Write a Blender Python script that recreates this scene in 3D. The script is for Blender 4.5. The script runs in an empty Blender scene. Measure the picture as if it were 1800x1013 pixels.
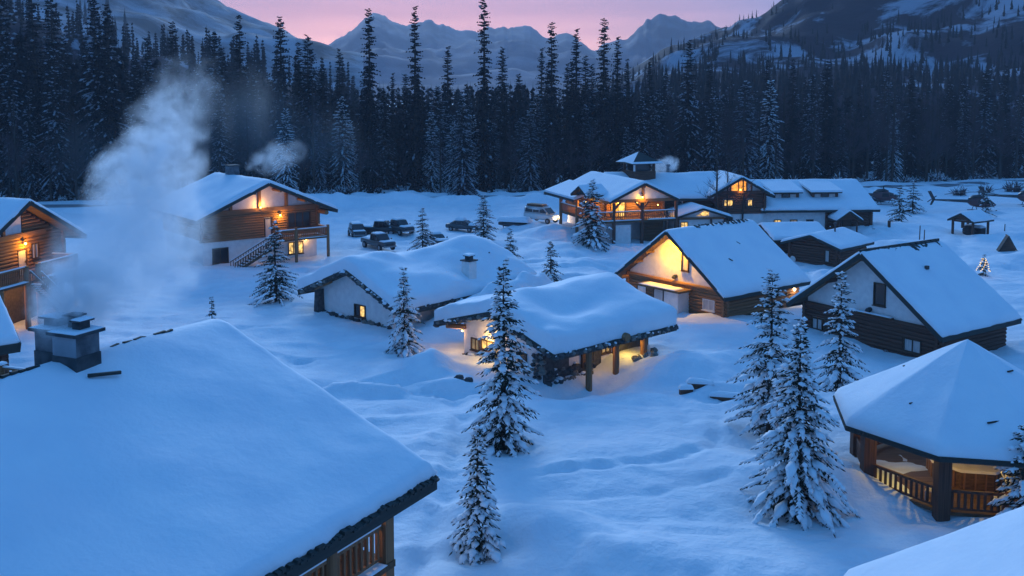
import bpy, bmesh, math, random
import numpy as np
from mathutils import Vector, Matrix, Quaternion

random.seed(7)
RNG = np.random.default_rng(11)
SC = bpy.context.scene
COL = SC.collection
rad = math.radians

# ------------------------------------------------------------------ camera
cam_d = bpy.data.cameras.new("camera")
cam = bpy.data.objects.new("camera", cam_d)
COL.objects.link(cam)
cam.location = (0.0, 0.0, 19.0)
cam.rotation_euler = (rad(85.0), 0.0, 0.0)
cam_d.sensor_width = 36.0
cam_d.lens = 35.2
cam_d.shift_y = -0.10918
cam_d.clip_start = 0.1
cam_d.clip_end = 9000.0
SC.camera = cam

# ------------------------------------------------------------------ exposure
SC.view_settings.view_transform = 'Standard'
SC.view_settings.look = 'None'
SC.view_settings.exposure = 0.0
SC.view_settings.gamma = 1.0
SC.view_settings.use_curve_mapping = False
SC.render.engine = 'CYCLES'
SC.cycles.max_bounces = 6
SC.cycles.diffuse_bounces = 3
SC.cycles.glossy_bounces = 2
SC.cycles.transmission_bounces = 2
SC.cycles.volume_bounces = 3
SC.cycles.transparent_max_bounces = 8
SC.cycles.volume_step_rate = 0.35
SC.cycles.volume_max_steps = 256
SC.cycles.use_denoising = True
SC.cycles.sample_clamp_indirect = 6.0

# ------------------------------------------------------------------ dusk sky
SKY_STRENGTH = 0.77
GLOW_AZ = rad(-9.0)           # the afterglow stands behind the notch between the mountains
world = bpy.data.worlds.new("World")
SC.world = world
world.use_nodes = True
nt = world.node_tree
nt.nodes.clear()
N = nt.nodes.new
L = nt.links.new
out = N('ShaderNodeOutputWorld')
bg = N('ShaderNodeBackground')
bg.inputs['Strength'].default_value = SKY_STRENGTH
L(bg.outputs[0], out.inputs['Surface'])
tc = N('ShaderNodeTexCoord')
sep = N('ShaderNodeSeparateXYZ')
L(tc.outputs['Generated'], sep.inputs[0])


def wramp(stops):
    r = N('ShaderNodeValToRGB')
    e = r.color_ramp.elements
    while len(e) < len(stops):
        e.new(0.5)
    for k, (p, c) in enumerate(stops):
        e[k].position = p
        e[k].color = (*c, 1)
    return r


# elevation (sine) -> colour, once towards the afterglow and once away from it
g_in = wramp([(0.0, (4.2, 2.3, 1.55)), (0.035, (2.8, 1.3, 1.05)), (0.075, (1.5, 0.68, 0.74)), (0.14, (0.36, 0.44, 0.86)),
              (0.30, (0.05, 0.37, 1.0)), (0.6, (0.004, 0.375, 1.06)), (1.0, (0.0, 0.37, 1.06))])
g_out = wramp([(0.0, (0.16, 0.36, 0.72)), (0.05, (0.13, 0.35, 0.76)), (0.14, (0.06, 0.34, 0.88)),
               (0.30, (0.015, 0.365, 1.0)), (0.6, (0.002, 0.37, 1.06)), (1.0, (0.0, 0.37, 1.06))])
L(sep.outputs['Z'], g_in.inputs[0])
L(sep.outputs['Z'], g_out.inputs[0])
dot = N('ShaderNodeVectorMath')
dot.operation = 'DOT_PRODUCT'
dot.inputs[1].default_value = (math.sin(GLOW_AZ), math.cos(GLOW_AZ), 0)
L(tc.outputs['Generated'], dot.inputs[0])
mr = N('ShaderNodeMapRange')
mr.interpolation_type = 'SMOOTHSTEP'
mr.inputs['From Min'].default_value = 0.84
mr.inputs['From Max'].default_value = 1.0
L(dot.outputs['Value'], mr.inputs['Value'])
mixg = N('ShaderNodeMix')
mixg.data_type = 'RGBA'
L(mr.outputs[0], mixg.inputs[0])
L(g_out.outputs[0], mixg.inputs[6])
L(g_in.outputs[0], mixg.inputs[7])
# thin streaks of cloud, stretched along the horizon
mp = N('ShaderNodeMapping')
mp.inputs['Scale'].default_value = (2.2, 2.2, 26.0)
L(tc.outputs['Generated'], mp.inputs[0])
cn = N('ShaderNodeTexNoise')
cn.inputs['Scale'].default_value = 2.3
cn.inputs['Detail'].default_value = 5
L(mp.outputs[0], cn.inputs['Vector'])
cr = N('ShaderNodeMapRange')
cr.inputs['From Min'].default_value = 0.42
cr.inputs['From Max'].default_value = 0.74
cr.inputs['To Max'].default_value = 0.42
L(cn.outputs['Fac'], cr.inputs['Value'])
mixc = N('ShaderNodeMix')
mixc.data_type = 'RGBA'
L(cr.outputs[0], mixc.inputs[0])
L(mixg.outputs[2], mixc.inputs[6])
mixc.inputs[7].default_value = (0.50, 0.30, 0.44, 1)
# a little of the physical twilight sky
sky = N('ShaderNodeTexSky')
sky.sky_type = 'NISHITA'
sky.sun_disc = False
sky.sun_elevation = rad(1.0)
sky.sun_rotation = GLOW_AZ
addn = N('ShaderNodeMix')
addn.data_type = 'RGBA'
addn.blend_type = 'ADD'
addn.inputs[0].default_value = 0.02
L(mixc.outputs[2], addn.inputs[6])
L(sky.outputs[0], addn.inputs[7])
L(addn.outputs[2], bg.inputs['Color'])

# the last directional light of the dusk: broad, weak, from above the afterglow
sun_d = bpy.data.lights.new("dusk_sun", 'SUN')
sun_d.energy = 5.0
sun_d.angle = rad(24)
sun_d.color = (0.50, 0.72, 1.0)
sun = bpy.data.objects.new("dusk_sun", sun_d)
COL.objects.link(sun)
sd = Vector((math.sin(GLOW_AZ) * math.cos(rad(15)), math.cos(GLOW_AZ) * math.cos(rad(15)), math.sin(rad(15))))
sun.rotation_euler = sd.to_track_quat('Z', 'Y').to_euler()
sun.location = (0, 100, 80)

# ------------------------------------------------------------------ noise
def _hash(ix, iy, seed):
    n = (ix.astype(np.int64) * 374761393 + iy.astype(np.int64) * 668265263 + seed * 1442695041) & 0xFFFFFFFF
    n = ((n ^ (n >> 13)) * 1274126177) & 0xFFFFFFFF
    n = n ^ (n >> 16)
    return (n & 0xFFFFFF) / float(0xFFFFFF)


def vnoise(x, y, seed=0):
    x = np.asarray(x, float)
    y = np.asarray(y, float)
    ix = np.floor(x)
    iy = np.floor(y)
    fx = x - ix
    fy = y - iy
    fx = fx * fx * fx * (fx * (fx * 6 - 15) + 10)
    fy = fy * fy * fy * (fy * (fy * 6 - 15) + 10)
    a = _hash(ix, iy, seed)
    b = _hash(ix + 1, iy, seed)
    c = _hash(ix, iy + 1, seed)
    d = _hash(ix + 1, iy + 1, seed)
    return (a * (1 - fx) + b * fx) * (1 - fy) + (c * (1 - fx) + d * fx) * fy - 0.5


def fbm(x, y, seed=0, octv=4, gain=0.5):
    s, a, k = 0.0, 1.0, 1.0
    for o in range(octv):
        s = s + a * vnoise(np.asarray(x) * k, np.asarray(y) * k, seed + o * 17)
        a *= gain
        k *= 2.03
    return s


# ------------------------------------------------------------------ materials
MAT = {}


def material(name, col, rough=0.8, col2=None, scale=4.0, stretch=(1, 1, 1), detail=5, bump=0.0, bscale=None, spec=0.3, metallic=0.0,
             emit=None, estr=0.0, bdist=0.05, lo=0.35, hi=0.65, coords='Object'):
    m = bpy.data.materials.new(name)
    m.use_nodes = True
    t = m.node_tree
    b = t.nodes['Principled BSDF']
    b.inputs['Base Color'].default_value = (*col, 1)
    b.inputs['Roughness'].default_value = rough
    b.inputs['Metallic'].default_value = metallic
    b.inputs['Specular IOR Level'].default_value = spec
    if col2 is not None or bump:
        c = t.nodes.new('ShaderNodeTexCoord')
        mp_ = t.nodes.new('ShaderNodeMapping')
        mp_.inputs['Scale'].default_value = stretch
        t.links.new(c.outputs[coords], mp_.inputs[0])
        n = t.nodes.new('ShaderNodeTexNoise')
        n.inputs['Scale'].default_value = scale
        n.inputs['Detail'].default_value = detail
        t.links.new(mp_.outputs[0], n.inputs['Vector'])
        if col2 is not None:
            r = t.nodes.new('ShaderNodeMapRange')
            r.inputs['From Min'].default_value = lo
            r.inputs['From Max'].default_value = hi
            t.links.new(n.outputs['Fac'], r.inputs['Value'])
            x = t.nodes.new('ShaderNodeMix')
            x.data_type = 'RGBA'
            t.links.new(r.outputs[0], x.inputs[0])
            x.inputs[6].default_value = (*col, 1)
            x.inputs[7].default_value = (*col2, 1)
            t.links.new(x.outputs[2], b.inputs['Base Color'])
        if bump:
            n2 = n
            if bscale:
                n2 = t.nodes.new('ShaderNodeTexNoise')
                n2.inputs['Scale'].default_value = bscale
                n2.inputs['Detail'].default_value = 10
                n2.inputs['Roughness'].default_value = 0.6
                t.links.new(mp_.outputs[0], n2.inputs['Vector'])
            bp = t.nodes.new('ShaderNodeBump')
            bp.inputs['Strength'].default_value = bump
            bp.inputs['Distance'].default_value = bdist
            t.links.new(n2.outputs['Fac'], bp.inputs['Height'])
            t.links.new(bp.outputs[0], b.inputs['Normal'])
    if emit:
        b.inputs['Emission Color'].default_value = (*emit, 1)
        b.inputs['Emission Strength'].default_value = estr
    MAT[name] = m
    return m


material('snow', (0.80, 0.83, 0.87), 0.75, (0.72, 0.76, 0.82), 0.6, bump=0.7, bscale=2.2, bdist=0.14, spec=0.2)
material('roof_snow', (0.80, 0.83, 0.87), 0.75, (0.74, 0.78, 0.84), 0.5, bump=0.4, bscale=3.5, bdist=0.07, spec=0.2)
material('tree_snow', (0.80, 0.82, 0.86), 0.8, spec=0.1)
material('thin_shaded_snow', (0.38, 0.40, 0.44), 0.85, (0.22, 0.235, 0.26), 0.4, spec=0.1)  # dusting of snow, greyed so its colour also holds the forest shade
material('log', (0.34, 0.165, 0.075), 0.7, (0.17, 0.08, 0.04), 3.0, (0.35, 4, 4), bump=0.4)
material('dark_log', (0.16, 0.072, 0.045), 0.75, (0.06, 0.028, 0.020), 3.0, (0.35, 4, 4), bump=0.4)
material('log_end', (0.30, 0.17, 0.08), 0.7, (0.2, 0.1, 0.05), 8.0)
material('chinking', (0.10, 0.075, 0.055), 0.9, (0.06, 0.045, 0.035), 6.0)
material('stucco', (0.84, 0.77, 0.74), 0.9, (0.74, 0.67, 0.65), 2.2, bump=0.25, bscale=30)
material('fascia', (0.022, 0.030, 0.030), 0.7, (0.04, 0.045, 0.04), 3.0, (0.4, 3, 3))
material('soffit', (0.20, 0.115, 0.055), 0.75, (0.12, 0.065, 0.035), 2.0, (6, 0.4, 1))
material('stone', (0.085, 0.085, 0.088), 0.85, (0.035, 0.036, 0.04), 3.5, bump=0.6)
material('pale_stone', (0.24, 0.225, 0.20), 0.85, (0.13, 0.125, 0.115), 3.5, bump=0.5)
material('chimney_plaster', (0.20, 0.205, 0.22), 0.9, (0.07, 0.075, 0.085), 1.6, detail=7, bump=0.4, bscale=20)
material('soot', (0.035, 0.04, 0.045), 0.85, (0.07, 0.075, 0.08), 3.0, bump=0.3)
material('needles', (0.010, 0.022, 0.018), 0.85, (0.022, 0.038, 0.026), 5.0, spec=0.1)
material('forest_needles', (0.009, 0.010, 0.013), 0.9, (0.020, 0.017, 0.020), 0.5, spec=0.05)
material('bark', (0.06, 0.04, 0.03), 0.9, (0.03, 0.022, 0.018), 6.0, (4, 4, 0.6), bump=0.6)
material('bare_twig', (0.105, 0.062, 0.066), 0.9, (0.06, 0.038, 0.042), 2.0)
material('dark_glass', (0.02, 0.022, 0.026), 0.12, spec=0.6)
material('frame', (0.085, 0.045, 0.024), 0.6, (0.055, 0.03, 0.018), 5.0)
material('white_frame', (0.62, 0.60, 0.58), 0.6)
material('curtain', (0.62, 0.55, 0.52), 0.8, (0.42, 0.38, 0.38), 6.0, (6, 1, .3))
material('metal', (0.06, 0.062, 0.066), 0.45, metallic=0.6)
material('tyre', (0.018, 0.018, 0.02), 0.9)
material('rim', (0.30, 0.30, 0.31), 0.35, metallic=0.8)
material('plank', (0.16, 0.085, 0.042), 0.75, (0.085, 0.045, 0.025), 2.0, (0.4, 5, 5), bump=0.3)
material('rope_light', (0.5, 0.4, 0.2), 0.6, emit=(1.0, 0.62, 0.22), estr=2.6)
material('dark_canvas', (0.03, 0.028, 0.03), 0.85, (0.05, 0.045, 0.045), 3.0)
material('ice_road', (0.15, 0.16, 0.18), 0.8, (0.24, 0.25, 0.28), 0.3, bump=0.3)  # road tone lowered to carry the shade of the ploughed bank face


def lit_glass(name, col, s, spread=0.8):
    """a window pane with a lit room behind it: uneven warm light"""
    m = material(name, (0.25, 0.2, 0.12), 0.3)
    t = m.node_tree
    b = t.nodes['Principled BSDF']
    c = t.nodes.new('ShaderNodeTexCoord')
    n = t.nodes.new('ShaderNodeTexNoise')
    n.inputs['Scale'].default_value = 2.6
    n.inputs['Detail'].default_value = 3
    t.links.new(c.outputs['Object'], n.inputs['Vector'])
    r = t.nodes.new('ShaderNodeMapRange')
    r.inputs['From Min'].default_value = 0.36
    r.inputs['From Max'].default_value = 0.64
    r.inputs['To Min'].default_value = s * (1 - spread)
    r.inputs['To Max'].default_value = s * (1 + spread)
    t.links.new(n.outputs['Fac'], r.inputs['Value'])
    t.links.new(r.outputs[0], b.inputs['Emission Strength'])
    b.inputs['Emission Color'].default_value = (*col, 1)
    return m


lit_glass('lit_pane', (1.0, 0.60, 0.16), 1.0)
lit_glass('lit_orange', (1.0, 0.36, 0.03), 1.1, 0.5)
lit_glass('dim_pane', (0.9, 0.62, 0.30), 0.16)
material('lamp_glow', (0.8, 0.6, 0.2), 0.5, emit=(1.0, 0.62, 0.12), estr=14.0)
material('lamp_white', (0.8, 0.8, 0.6), 0.5, emit=(1.0, 0.80, 0.48), estr=16.0)


def paint(name, col):
    m = material(name, col, 0.35, spec=0.5)
    m.node_tree.nodes['Principled BSDF'].inputs['Coat Weight'].default_value = 0.4
    return m


paint('paint_black', (0.018, 0.019, 0.022))
paint('paint_grey', (0.05, 0.055, 0.06))
paint('paint_silver', (0.30, 0.31, 0.33))
paint('paint_white', (0.62, 0.62, 0.62))
paint('paint_red', (0.10, 0.022, 0.022))

# ------------------------------------------------------------------ mesh building
class MB:
    def __init__(s):
        s.v = []
        s.f = []

    def add(s, vs, fs):
        o = len(s.v)
        s.v.extend([tuple(p) for p in vs])
        s.f.extend([tuple(i + o for i in q) for q in fs])
        return s

    def box(s, x0, x1, y0, y1, z0, z1):
        return s.add([(x0, y0, z0), (x1, y0, z0), (x1, y1, z0), (x0, y1, z0), (x0, y0, z1), (x1, y0, z1), (x1, y1, z1), (x0, y1, z1)],
                     [(0, 3, 2, 1), (4, 5, 6, 7), (0, 1, 5, 4), (1, 2, 6, 5), (2, 3, 7, 6), (3, 0, 4, 7)])

    def beam(s, p0, p1, w, h, up=(0, 0, 1)):
        p0 = Vector(p0)
        p1 = Vector(p1)
        d = (p1 - p0).normalized()
        u = Vector(up)
        if abs(d.dot(u)) > 0.98:
            u = Vector((0, 1, 0))
        a = d.cross(u).normalized() * w / 2
        b = a.cross(d).normalized() * h / 2
        vs = []
        for p in (p0, p1):
            vs += [p - a - b, p + a - b, p + a + b, p - a + b]
        return s.add(vs, [(0, 1, 2, 3), (7, 6, 5, 4), (0, 4, 5, 1), (1, 5, 6, 2), (2, 6, 7, 3), (3, 7, 4, 0)])

    def cyl(s, p0, p1, r0, r1=None, n=8, caps=True):
        r1 = r0 if r1 is None else r1
        p0 = Vector(p0)
        p1 = Vector(p1)
        d = (p1 - p0).normalized()
        u = Vector((0, 0, 1)) if abs(d.z) < 0.95 else Vector((1, 0, 0))
        a = d.cross(u).normalized()
        b = d.cross(a).normalized()
        vs = []
        for p, r in ((p0, r0), (p1, r1)):
            for k in range(n):
                t = 2 * math.pi * k / n
                vs.append(p + a * math.cos(t) * r + b * math.sin(t) * r)
        fs = [(k, (k + 1) % n, n + (k + 1) % n, n + k) for k in range(n)]
        if caps:
            fs += [tuple(range(n - 1, -1, -1)), tuple(range(n, 2 * n))]
        return s.add(vs, fs)

    def prism(s, poly, vec):
        """closed polygon pushed along vec"""
        n = len(poly)
        v = Vector(vec)
        vs = [Vector(p) for p in poly] + [Vector(p) + v for p in poly]
        fs = [tuple(range(n - 1, -1, -1)), tuple(range(n, 2 * n))] + [(k, (k + 1) % n, n + (k + 1) % n, n + k) for k in range(n)]
        return s.add(vs, fs)

    def blob(s, c, rx, ry, rz, seed=0, rough=0.18, nu=8, nv=5):
        rr = random.Random(seed)
        vs = [(c[0], c[1], c[2] - rz)]
        for j in range(1, nv):
            t = math.pi * j / nv
            for i in range(nu):
                p = 2 * math.pi * (i + 0.5 * (j % 2)) / nu
                k = 1 + rr.uniform(-rough, rough)
                vs.append((c[0] + rx * k * math.sin(t) * math.cos(p), c[1] + ry * k * math.sin(t) * math.sin(p), c[2] - rz * k * math.cos(t)))
        vs.append((c[0], c[1], c[2] + rz))
        fs = [(0, 1 + (i + 1) % nu, 1 + i) for i in range(nu)]
        for j in range(nv - 2):
            for i in range(nu):
                a = 1 + j * nu
                fs.append((a + i, a + (i + 1) % nu, a + nu + (i + 1) % nu, a + nu + i))
        a = 1 + (nv - 2) * nu
        fs += [(a + i, a + (i + 1) % nu, len(vs) - 1) for i in range(nu)]
        return s.add(vs, fs)

    def mesh(s, name, mat, smooth=False):
        m = bpy.data.meshes.new(name)
        m.from_pydata(s.v, [], s.f)
        m.materials.append(MAT[mat])
        if smooth:
            m.polygons.foreach_set('use_smooth', [True] * len(m.polygons))
        m.update()
        return m


def np_mesh(name, V, F, mat, smooth=False):
    """V (n,3) float array, F (m,3|4) int array"""
    V = np.asarray(V, np.float32)
    F = np.asarray(F, np.int32)
    m = bpy.data.meshes.new(name)
    k = F.shape[1]
    m.vertices.add(len(V))
    m.vertices.foreach_set('co', V.ravel())
    m.loops.add(F.size)
    m.loops.foreach_set('vertex_index', F.ravel())
    m.polygons.add(len(F))
    m.polygons.foreach_set('loop_start', np.arange(0, F.size, k, dtype=np.int32))
    m.update(calc_edges=True)
    if mat:
        m.materials.append(MAT[mat])
    if smooth:
        m.polygons.foreach_set('use_smooth', np.ones(len(F), bool))
    m.update()
    return m


def link(name, mesh, parent=None, M=None):
    o = bpy.data.objects.new(name, mesh)
    COL.objects.link(o)
    if parent is not None:
        o.parent = parent
    if M is not None:
        o.matrix_local = M
    return o


def thing(name, label, cat, loc=(0, 0, 0), rz=0.0, group=None):
    o = bpy.data.objects.new(name, None)
    o.empty_display_size = 0.2
    COL.objects.link(o)
    o.location = loc
    o.rotation_euler = (0, 0, rz)
    o['label'] = label
    o['category'] = cat
    if group:
        o['group'] = group
    return o


def tag(o, label, cat, group=None, kind=None):
    if label:
        o['label'] = label
    if cat:
        o['category'] = cat
    if group:
        o['group'] = group
    if kind:
        o['kind'] = kind
    return o


UNIT = {}


def unit(shape, mat):
    key = (shape, mat)
    if key in UNIT:
        return UNIT[key]
    b = MB()
    if shape == 'round':           # a log along x, slightly uneven
        b.cyl((-0.5, 0, 0), (0.5, 0, 0), 0.5, 0.5, 10)
    elif shape == 'stone':
        b.blob((0, 0, 0), 0.5, 0.5, 0.5, 5, 0.22, 6, 4)
    else:
        b.box(-0.5, 0.5, -0.5, 0.5, -0.5, 0.5)
    m = b.mesh(shape + '_' + mat, mat, False)
    if shape == 'round':
        m.polygons.foreach_set('use_smooth', [len(p.vertices) == 4 for p in m.polygons])
    UNIT[key] = m
    return m


def stick_matrix(p0, p1, w, h, roll=0.0):
    p0 = Vector(p0)
    p1 = Vector(p1)
    d = p1 - p0
    ln = d.length
    q = d.to_track_quat('X', 'Z')
    return Matrix.Translation((p0 + p1) / 2) @ q.to_matrix().to_4x4() @ Matrix.Rotation(roll, 4, 'X') @ Matrix.Diagonal((ln, w, h, 1))


def stick(name, p0, p1, w, h, mat, parent, shape='box', F=None, roll=0.0):
    M = stick_matrix(p0, p1, w, h, roll)
    if F is not None:
        M = F @ M
    return link(name, unit(shape, mat), parent, M)


def lamp(parent, p, energy, col, F=None, r=0.08, glow='lamp_glow', size=0.09, off=(0, -0.28, -0.14)):
    """a lit lantern: its glass and the light that it gives"""
    M = Matrix.Translation(p)
    if F is not None:
        M = F @ M
    b = MB()
    b.blob((0, 0, 0), size, size, size * 1.25, 1, 0.0, 8, 5)
    o = link('lantern', b.mesh('lantern', glow, True), parent, M)
    c = MB()
    c.cyl((0, 0, size * 1.1), (0, 0, size * 1.9), size * 1.5, size * 0.5, 8)
    link('cap', c.mesh('cap', 'metal'), o)
    if energy:
        d = bpy.data.lights.new('lantern_light', 'POINT')
        d.energy = energy
        d.color = col
        d.shadow_soft_size = r
        lo = bpy.data.objects.new('lantern_light', d)
        COL.objects.link(lo)
        lo.parent = o
        lo.location = off
    return o


WARM = (1.0, 0.56, 0.16)
AMBER = (1.0, 0.50, 0.02)

# ------------------------------------------------------------------ the snow-covered ground
# (x, y, height, radius x, radius y, turn in degrees)
MOUNDS = [
    (-5.6, 66.4, 1.5, 2.6, 2.0, 20), (-3.9, 63.4, 0.7, 2.2, 1.5, 0), (-8.6, 61.2, 0.55, 1.3, 0.9, 0), (-10.6, 61.8, 0.45, 1.0, 0.8, 0),
    (-6.9, 61.6, 0.4, 1.1, 0.8, 0), (-11.9, 61.0, 0.35, 1.2, 0.9, 0), (-5.0, 61.0, 0.35, 1.5, 1.0, 0),
    (0.9, 41.5, 1.0, 2.6, 2.2, 0), (4.6, 39.6, 0.7, 3.0, 1.8, 10), (8.6, 37.6, 0.5, 3.0, 2.0, 0), (-1.5, 43.4, 0.35, 1.4, 1.2, 0),
    (12.0, 66.5, 1.25, 3.0, 2.3, -30), (15.6, 68.5, 0.6, 3.0, 2.2, 0), (12.6, 61.5, 0.45, 1.6, 0.9, 20), (8.4, 60.8, 0.35, 1.8, 1.0, 0),
    (16.1, 46.7, 0.85, 2.2, 1.7, -50), (13.4, 48.8, 0.45, 2.4, 1.8, 0), (18.2, 41.0, 0.3, 2.6, 1.6, 0),
    (5.4, 128.0, 1.6, 4.2, 3.2, 0), (2.0, 133.5, 1.5, 3.2, 2.2, 0), (7.4, 135.0, 1.0, 2.4, 1.8, 0), (0.8, 121.0, 0.9, 4.0, 2.4, 0),
    (6.0, 117.0, 0.7, 4.5, 2.2, 0), (8.4, 106.0, 0.8, 6.0, 2.2, 12), (5.2, 98.0, 0.6, 5.0, 2.0, 12), (14.6, 111.0, 0.8, 4.0, 2.0, 0),
    (-14.8, 98.5, 0.9, 4.6, 2.6, 0), (-21.5, 96.0, 0.7, 4.5, 2.4, 0), (-7.0, 105.5, 0.5, 5.0, 2.2, 0),
    (-29.0, 163.0, 1.3, 5.0, 1.6, 0), (-22.0, 161.6, 0.9, 2.6, 1.3, 0), (-17.0, 163.6, 1.1, 4.0, 1.5, 0), (-11.5, 162.5, 0.8, 2.2, 1.3, 0), (-8.0, 164.5, 1.1, 3.0, 1.5, 0), (-2.0, 163.5, 1.3, 3.4, 1.7, 0),
    (4.5, 164.0, 1.6, 4.0, 2.0, 0), (-37.5, 160.0, 1.4, 6.0, 2.6, 0), (-23.0, 72.0, 0.7, 6.0, 4.5, 0), (-18.0, 78.0, 0.4, 4.0, 3.0, 0),
    (47.0, 117.0, 1.2, 6.0, 3.0, 10), (52.0, 134.0, 1.0, 7.0, 3.0, 0), (57.0, 108.0, 0.9, 5.0, 3.0, 0), (64.0, 125.0, 1.1, 5.0, 3.0, 0),
    (43.0, 106.0, 0.6, 5.0, 3.0, 0), (38.0, 121.0, 0.8, 3.6, 2.0, 0), (31.0, 100.0, 0.7, 4.0, 2.0, 0), (-44.0, 72.0, 1.2, 6, 5, 0),
    (-38.0, 88.0, 1.1, 5.0, 4.0, 0),
    (-4.1, 79.4, 1.5, 2.2, 1.6, 42), (-1.6, 82.2, 1.9, 2.6, 1.8, 42), (0.7, 84.8, 2.0, 2.8, 1.9, 42), (2.8, 87.4, 1.7, 2.6, 2.0, 42),
    # trodden and shovelled hollows
    (20.6, 67.0, -0.85, 4.2, 2.2, -56), (5.4, 65.2, -1.2, 4.2, 1.9, 42), (2.4, 63.9, -0.7, 2.2, 1.6, 0), (-3.2, 66.0, -0.45, 1.6, 1.2, -48),
    (-2.6, 60.6, -0.35, 8.0, 0.8, 3), (-7.0, 63.4, -0.5, 6.0, 0.7, 6), (13.0, 82.4, -0.35, 4.0, 1.6, -52), (-24.0, 103.5, -0.3, 5.0, 2.0, 38),
    (12.5, 52.5, -0.30, 2.2, 2.0, 0), (12.6, 43.6, -0.28, 2.4, 1.8, 0), (-0.4, 51.2, -0.25, 1.6, 1.4, 0), (-1.4, 39.9, -0.22, 1.4, 1.2, 0),
]
# trodden paths: polyline, depth, half width
PATHS = [
    ([(1.5, 47.6), (4.2, 48.2), (8.0, 49.6), (10.8, 52.0), (12.0, 56.4)], 0.20, 0.38),
    ([(-4.0, 37.0), (-3.0, 45.0), (-2.6, 53.0), (-3.4, 60.0)], 0.20, 0.5),
    ([(2.0, 44.6), (6.5, 45.4), (11.0, 48.0)], 0.10, 0.3),
    ([(6.5, 86.0), (10.0, 92.0), (10.5, 102.0), (7.0, 112.0)], 0.25, 1.0),
    ([(-12.0, 112.0), (-2.0, 110.0), (9.5, 112.0), (14.0, 117.0)], 0.3, 1.6),
    ([(40.0, 92.0), (47.0, 104.0), (53.0, 118.0), (58.0, 127.0)], 0.25, 0.9),
    ([(-26.0, 74.0), (-20.0, 70.5), (-14.5, 69.0)], 0.25, 0.45),
    ([(-9.0, 62.4), (-4.4, 61.0), (0.5, 61.2), (4.0, 62.2)], 0.45, 0.6),
    ([(12.0, 60.0), (16.0, 63.0), (19.0, 66.0)], 0.4, 0.6),
    ([(16.0, 84.0), (22.0, 88.0), (29.0, 97.0), (31.0, 103.0)], 0.45, 0.8),
    ([(-22.0, 104.0), (-18.0, 98.0), (-12.5, 90.0), (-12.0, 84.0)], 0.35, 0.6),
] + [([(-34.0 + o, 150.0 - o * .3), (-18.0 + o * .3, 142.0 + o), (-4.0, 141.0 + o), (6.0 + o * .2, 146.0 + o)], 0.14, 0.28) for o in (-2.4, -0.7, 1.6, 3.3)
] + [([(-20.5 + o, 127.0 - o * .4), (-12.0, 138.0 + o), (2.0, 143.0 + o)], 0.12, 0.26) for o in (-1.0, 0.7)
] + [([(40.0, 122.0 + o), (52.0, 138.0 + o), (66.0, 150.0 + o), (84.0, 152.0 + o)], 0.14, 0.3) for o in (-0.8, 0.9)]
ROAD_PTS = [(-140, 150), (-70, 159), (-42, 164), (-20, 169), (0, 173), (30, 178), (64, 186), (106, 203), (170, 232)]


def gh(x, y):
    """height of the snow surface"""
    x = np.asarray(x, float)
    y = np.asarray(y, float)
    z = 0.55 * fbm(x / 17.0, y / 13.0, 3, 3) + 0.34 * fbm(x / 4.6, y / 3.4, 9, 3) + 0.07 * fbm(x / 1.1, y / 1.0, 21, 3)
    # wind-cut drifts: long crests with a steep lee
    wx_ = x + 3.0 * fbm(x / 9.0, y / 9.0, 51, 2)
    wy_ = y + 3.0 * fbm(x / 8.0, y / 8.0, 57, 2)
    z = z + 0.42 * np.maximum(0, 0.5 - np.abs(vnoise(wx_ / 8.0, wy_ / 4.2, 61)) * 4.2) * (0.6 + vnoise(x / 14, y / 14, 63))
    z = z - 0.30 * np.maximum(0, 0.3 - np.abs(vnoise(wx_ / 6.5, wy_ / 5.0, 71)) * 4.0)
    far = np.clip((y - 150.0) / 60.0, 0, 1)
    z = z * (1 - 0.5 * far)
    for mx, my, h, rx, ry, a in MOUNDS:
        c, s = math.cos(rad(a)), math.sin(rad(a))
        dx, dy = x - mx, y - my
        u = (dx * c + dy * s) / rx
        v = (-dx * s + dy * c) / ry
        q = u * u + v * v
        lump = 1.0 + (0.35 * vnoise(x / 0.9, y / 0.9, 41) if 0 < h else 0)
        z = z + h * np.exp(-q) * lump
    for pts, dep, hw in PATHS:
        d = np.full(np.shape(x), 1e9)
        for (ax, ay), (bx, by) in zip(pts[:-1], pts[1:]):
            vx, vy = bx - ax, by - ay
            t = np.clip(((x - ax) * vx + (y - ay) * vy) / (vx * vx + vy * vy), 0, 1)
            d = np.minimum(d, np.hypot(x - ax - t * vx, y - ay - t * vy))
        k = np.exp(-(d / hw) ** 2)
        z = z - dep * k * (0.45 + 2.2 * np.abs(vnoise(x / 0.75, y / 0.75, 77))) + 0.3 * dep * np.exp(-((d - 1.7 * hw) / (0.6 * hw)) ** 2)
    # the valley road lies between two ploughed banks
    d = road_dist(x, y)
    bank = 0.9 * np.exp(-((np.abs(d) - 4.6) / 1.3) ** 2) * (1 + 0.9 * vnoise(x / 2.2, y / 2.2, 31))
    cut = np.exp(-(d / 3.6) ** 4)
    return (z * (1 - 0.85 * cut) - 0.25 * cut) + bank


def road_dist(x, y):
    best = np.full(np.shape(x), 1e9)
    for (ax, ay), (bx, by) in zip(ROAD_PTS[:-1], ROAD_PTS[1:]):
        vx, vy = bx - ax, by - ay
        t = np.clip(((x - ax) * vx + (y - ay) * vy) / (vx * vx + vy * vy), 0, 1)
        d = np.hypot(x - ax - t * vx, y - ay - t * vy)
        best = np.minimum(best, d)
    return best


def gz(x, y):
    return float(gh(np.array([float(x)]), np.array([float(y)]))[0])


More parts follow.
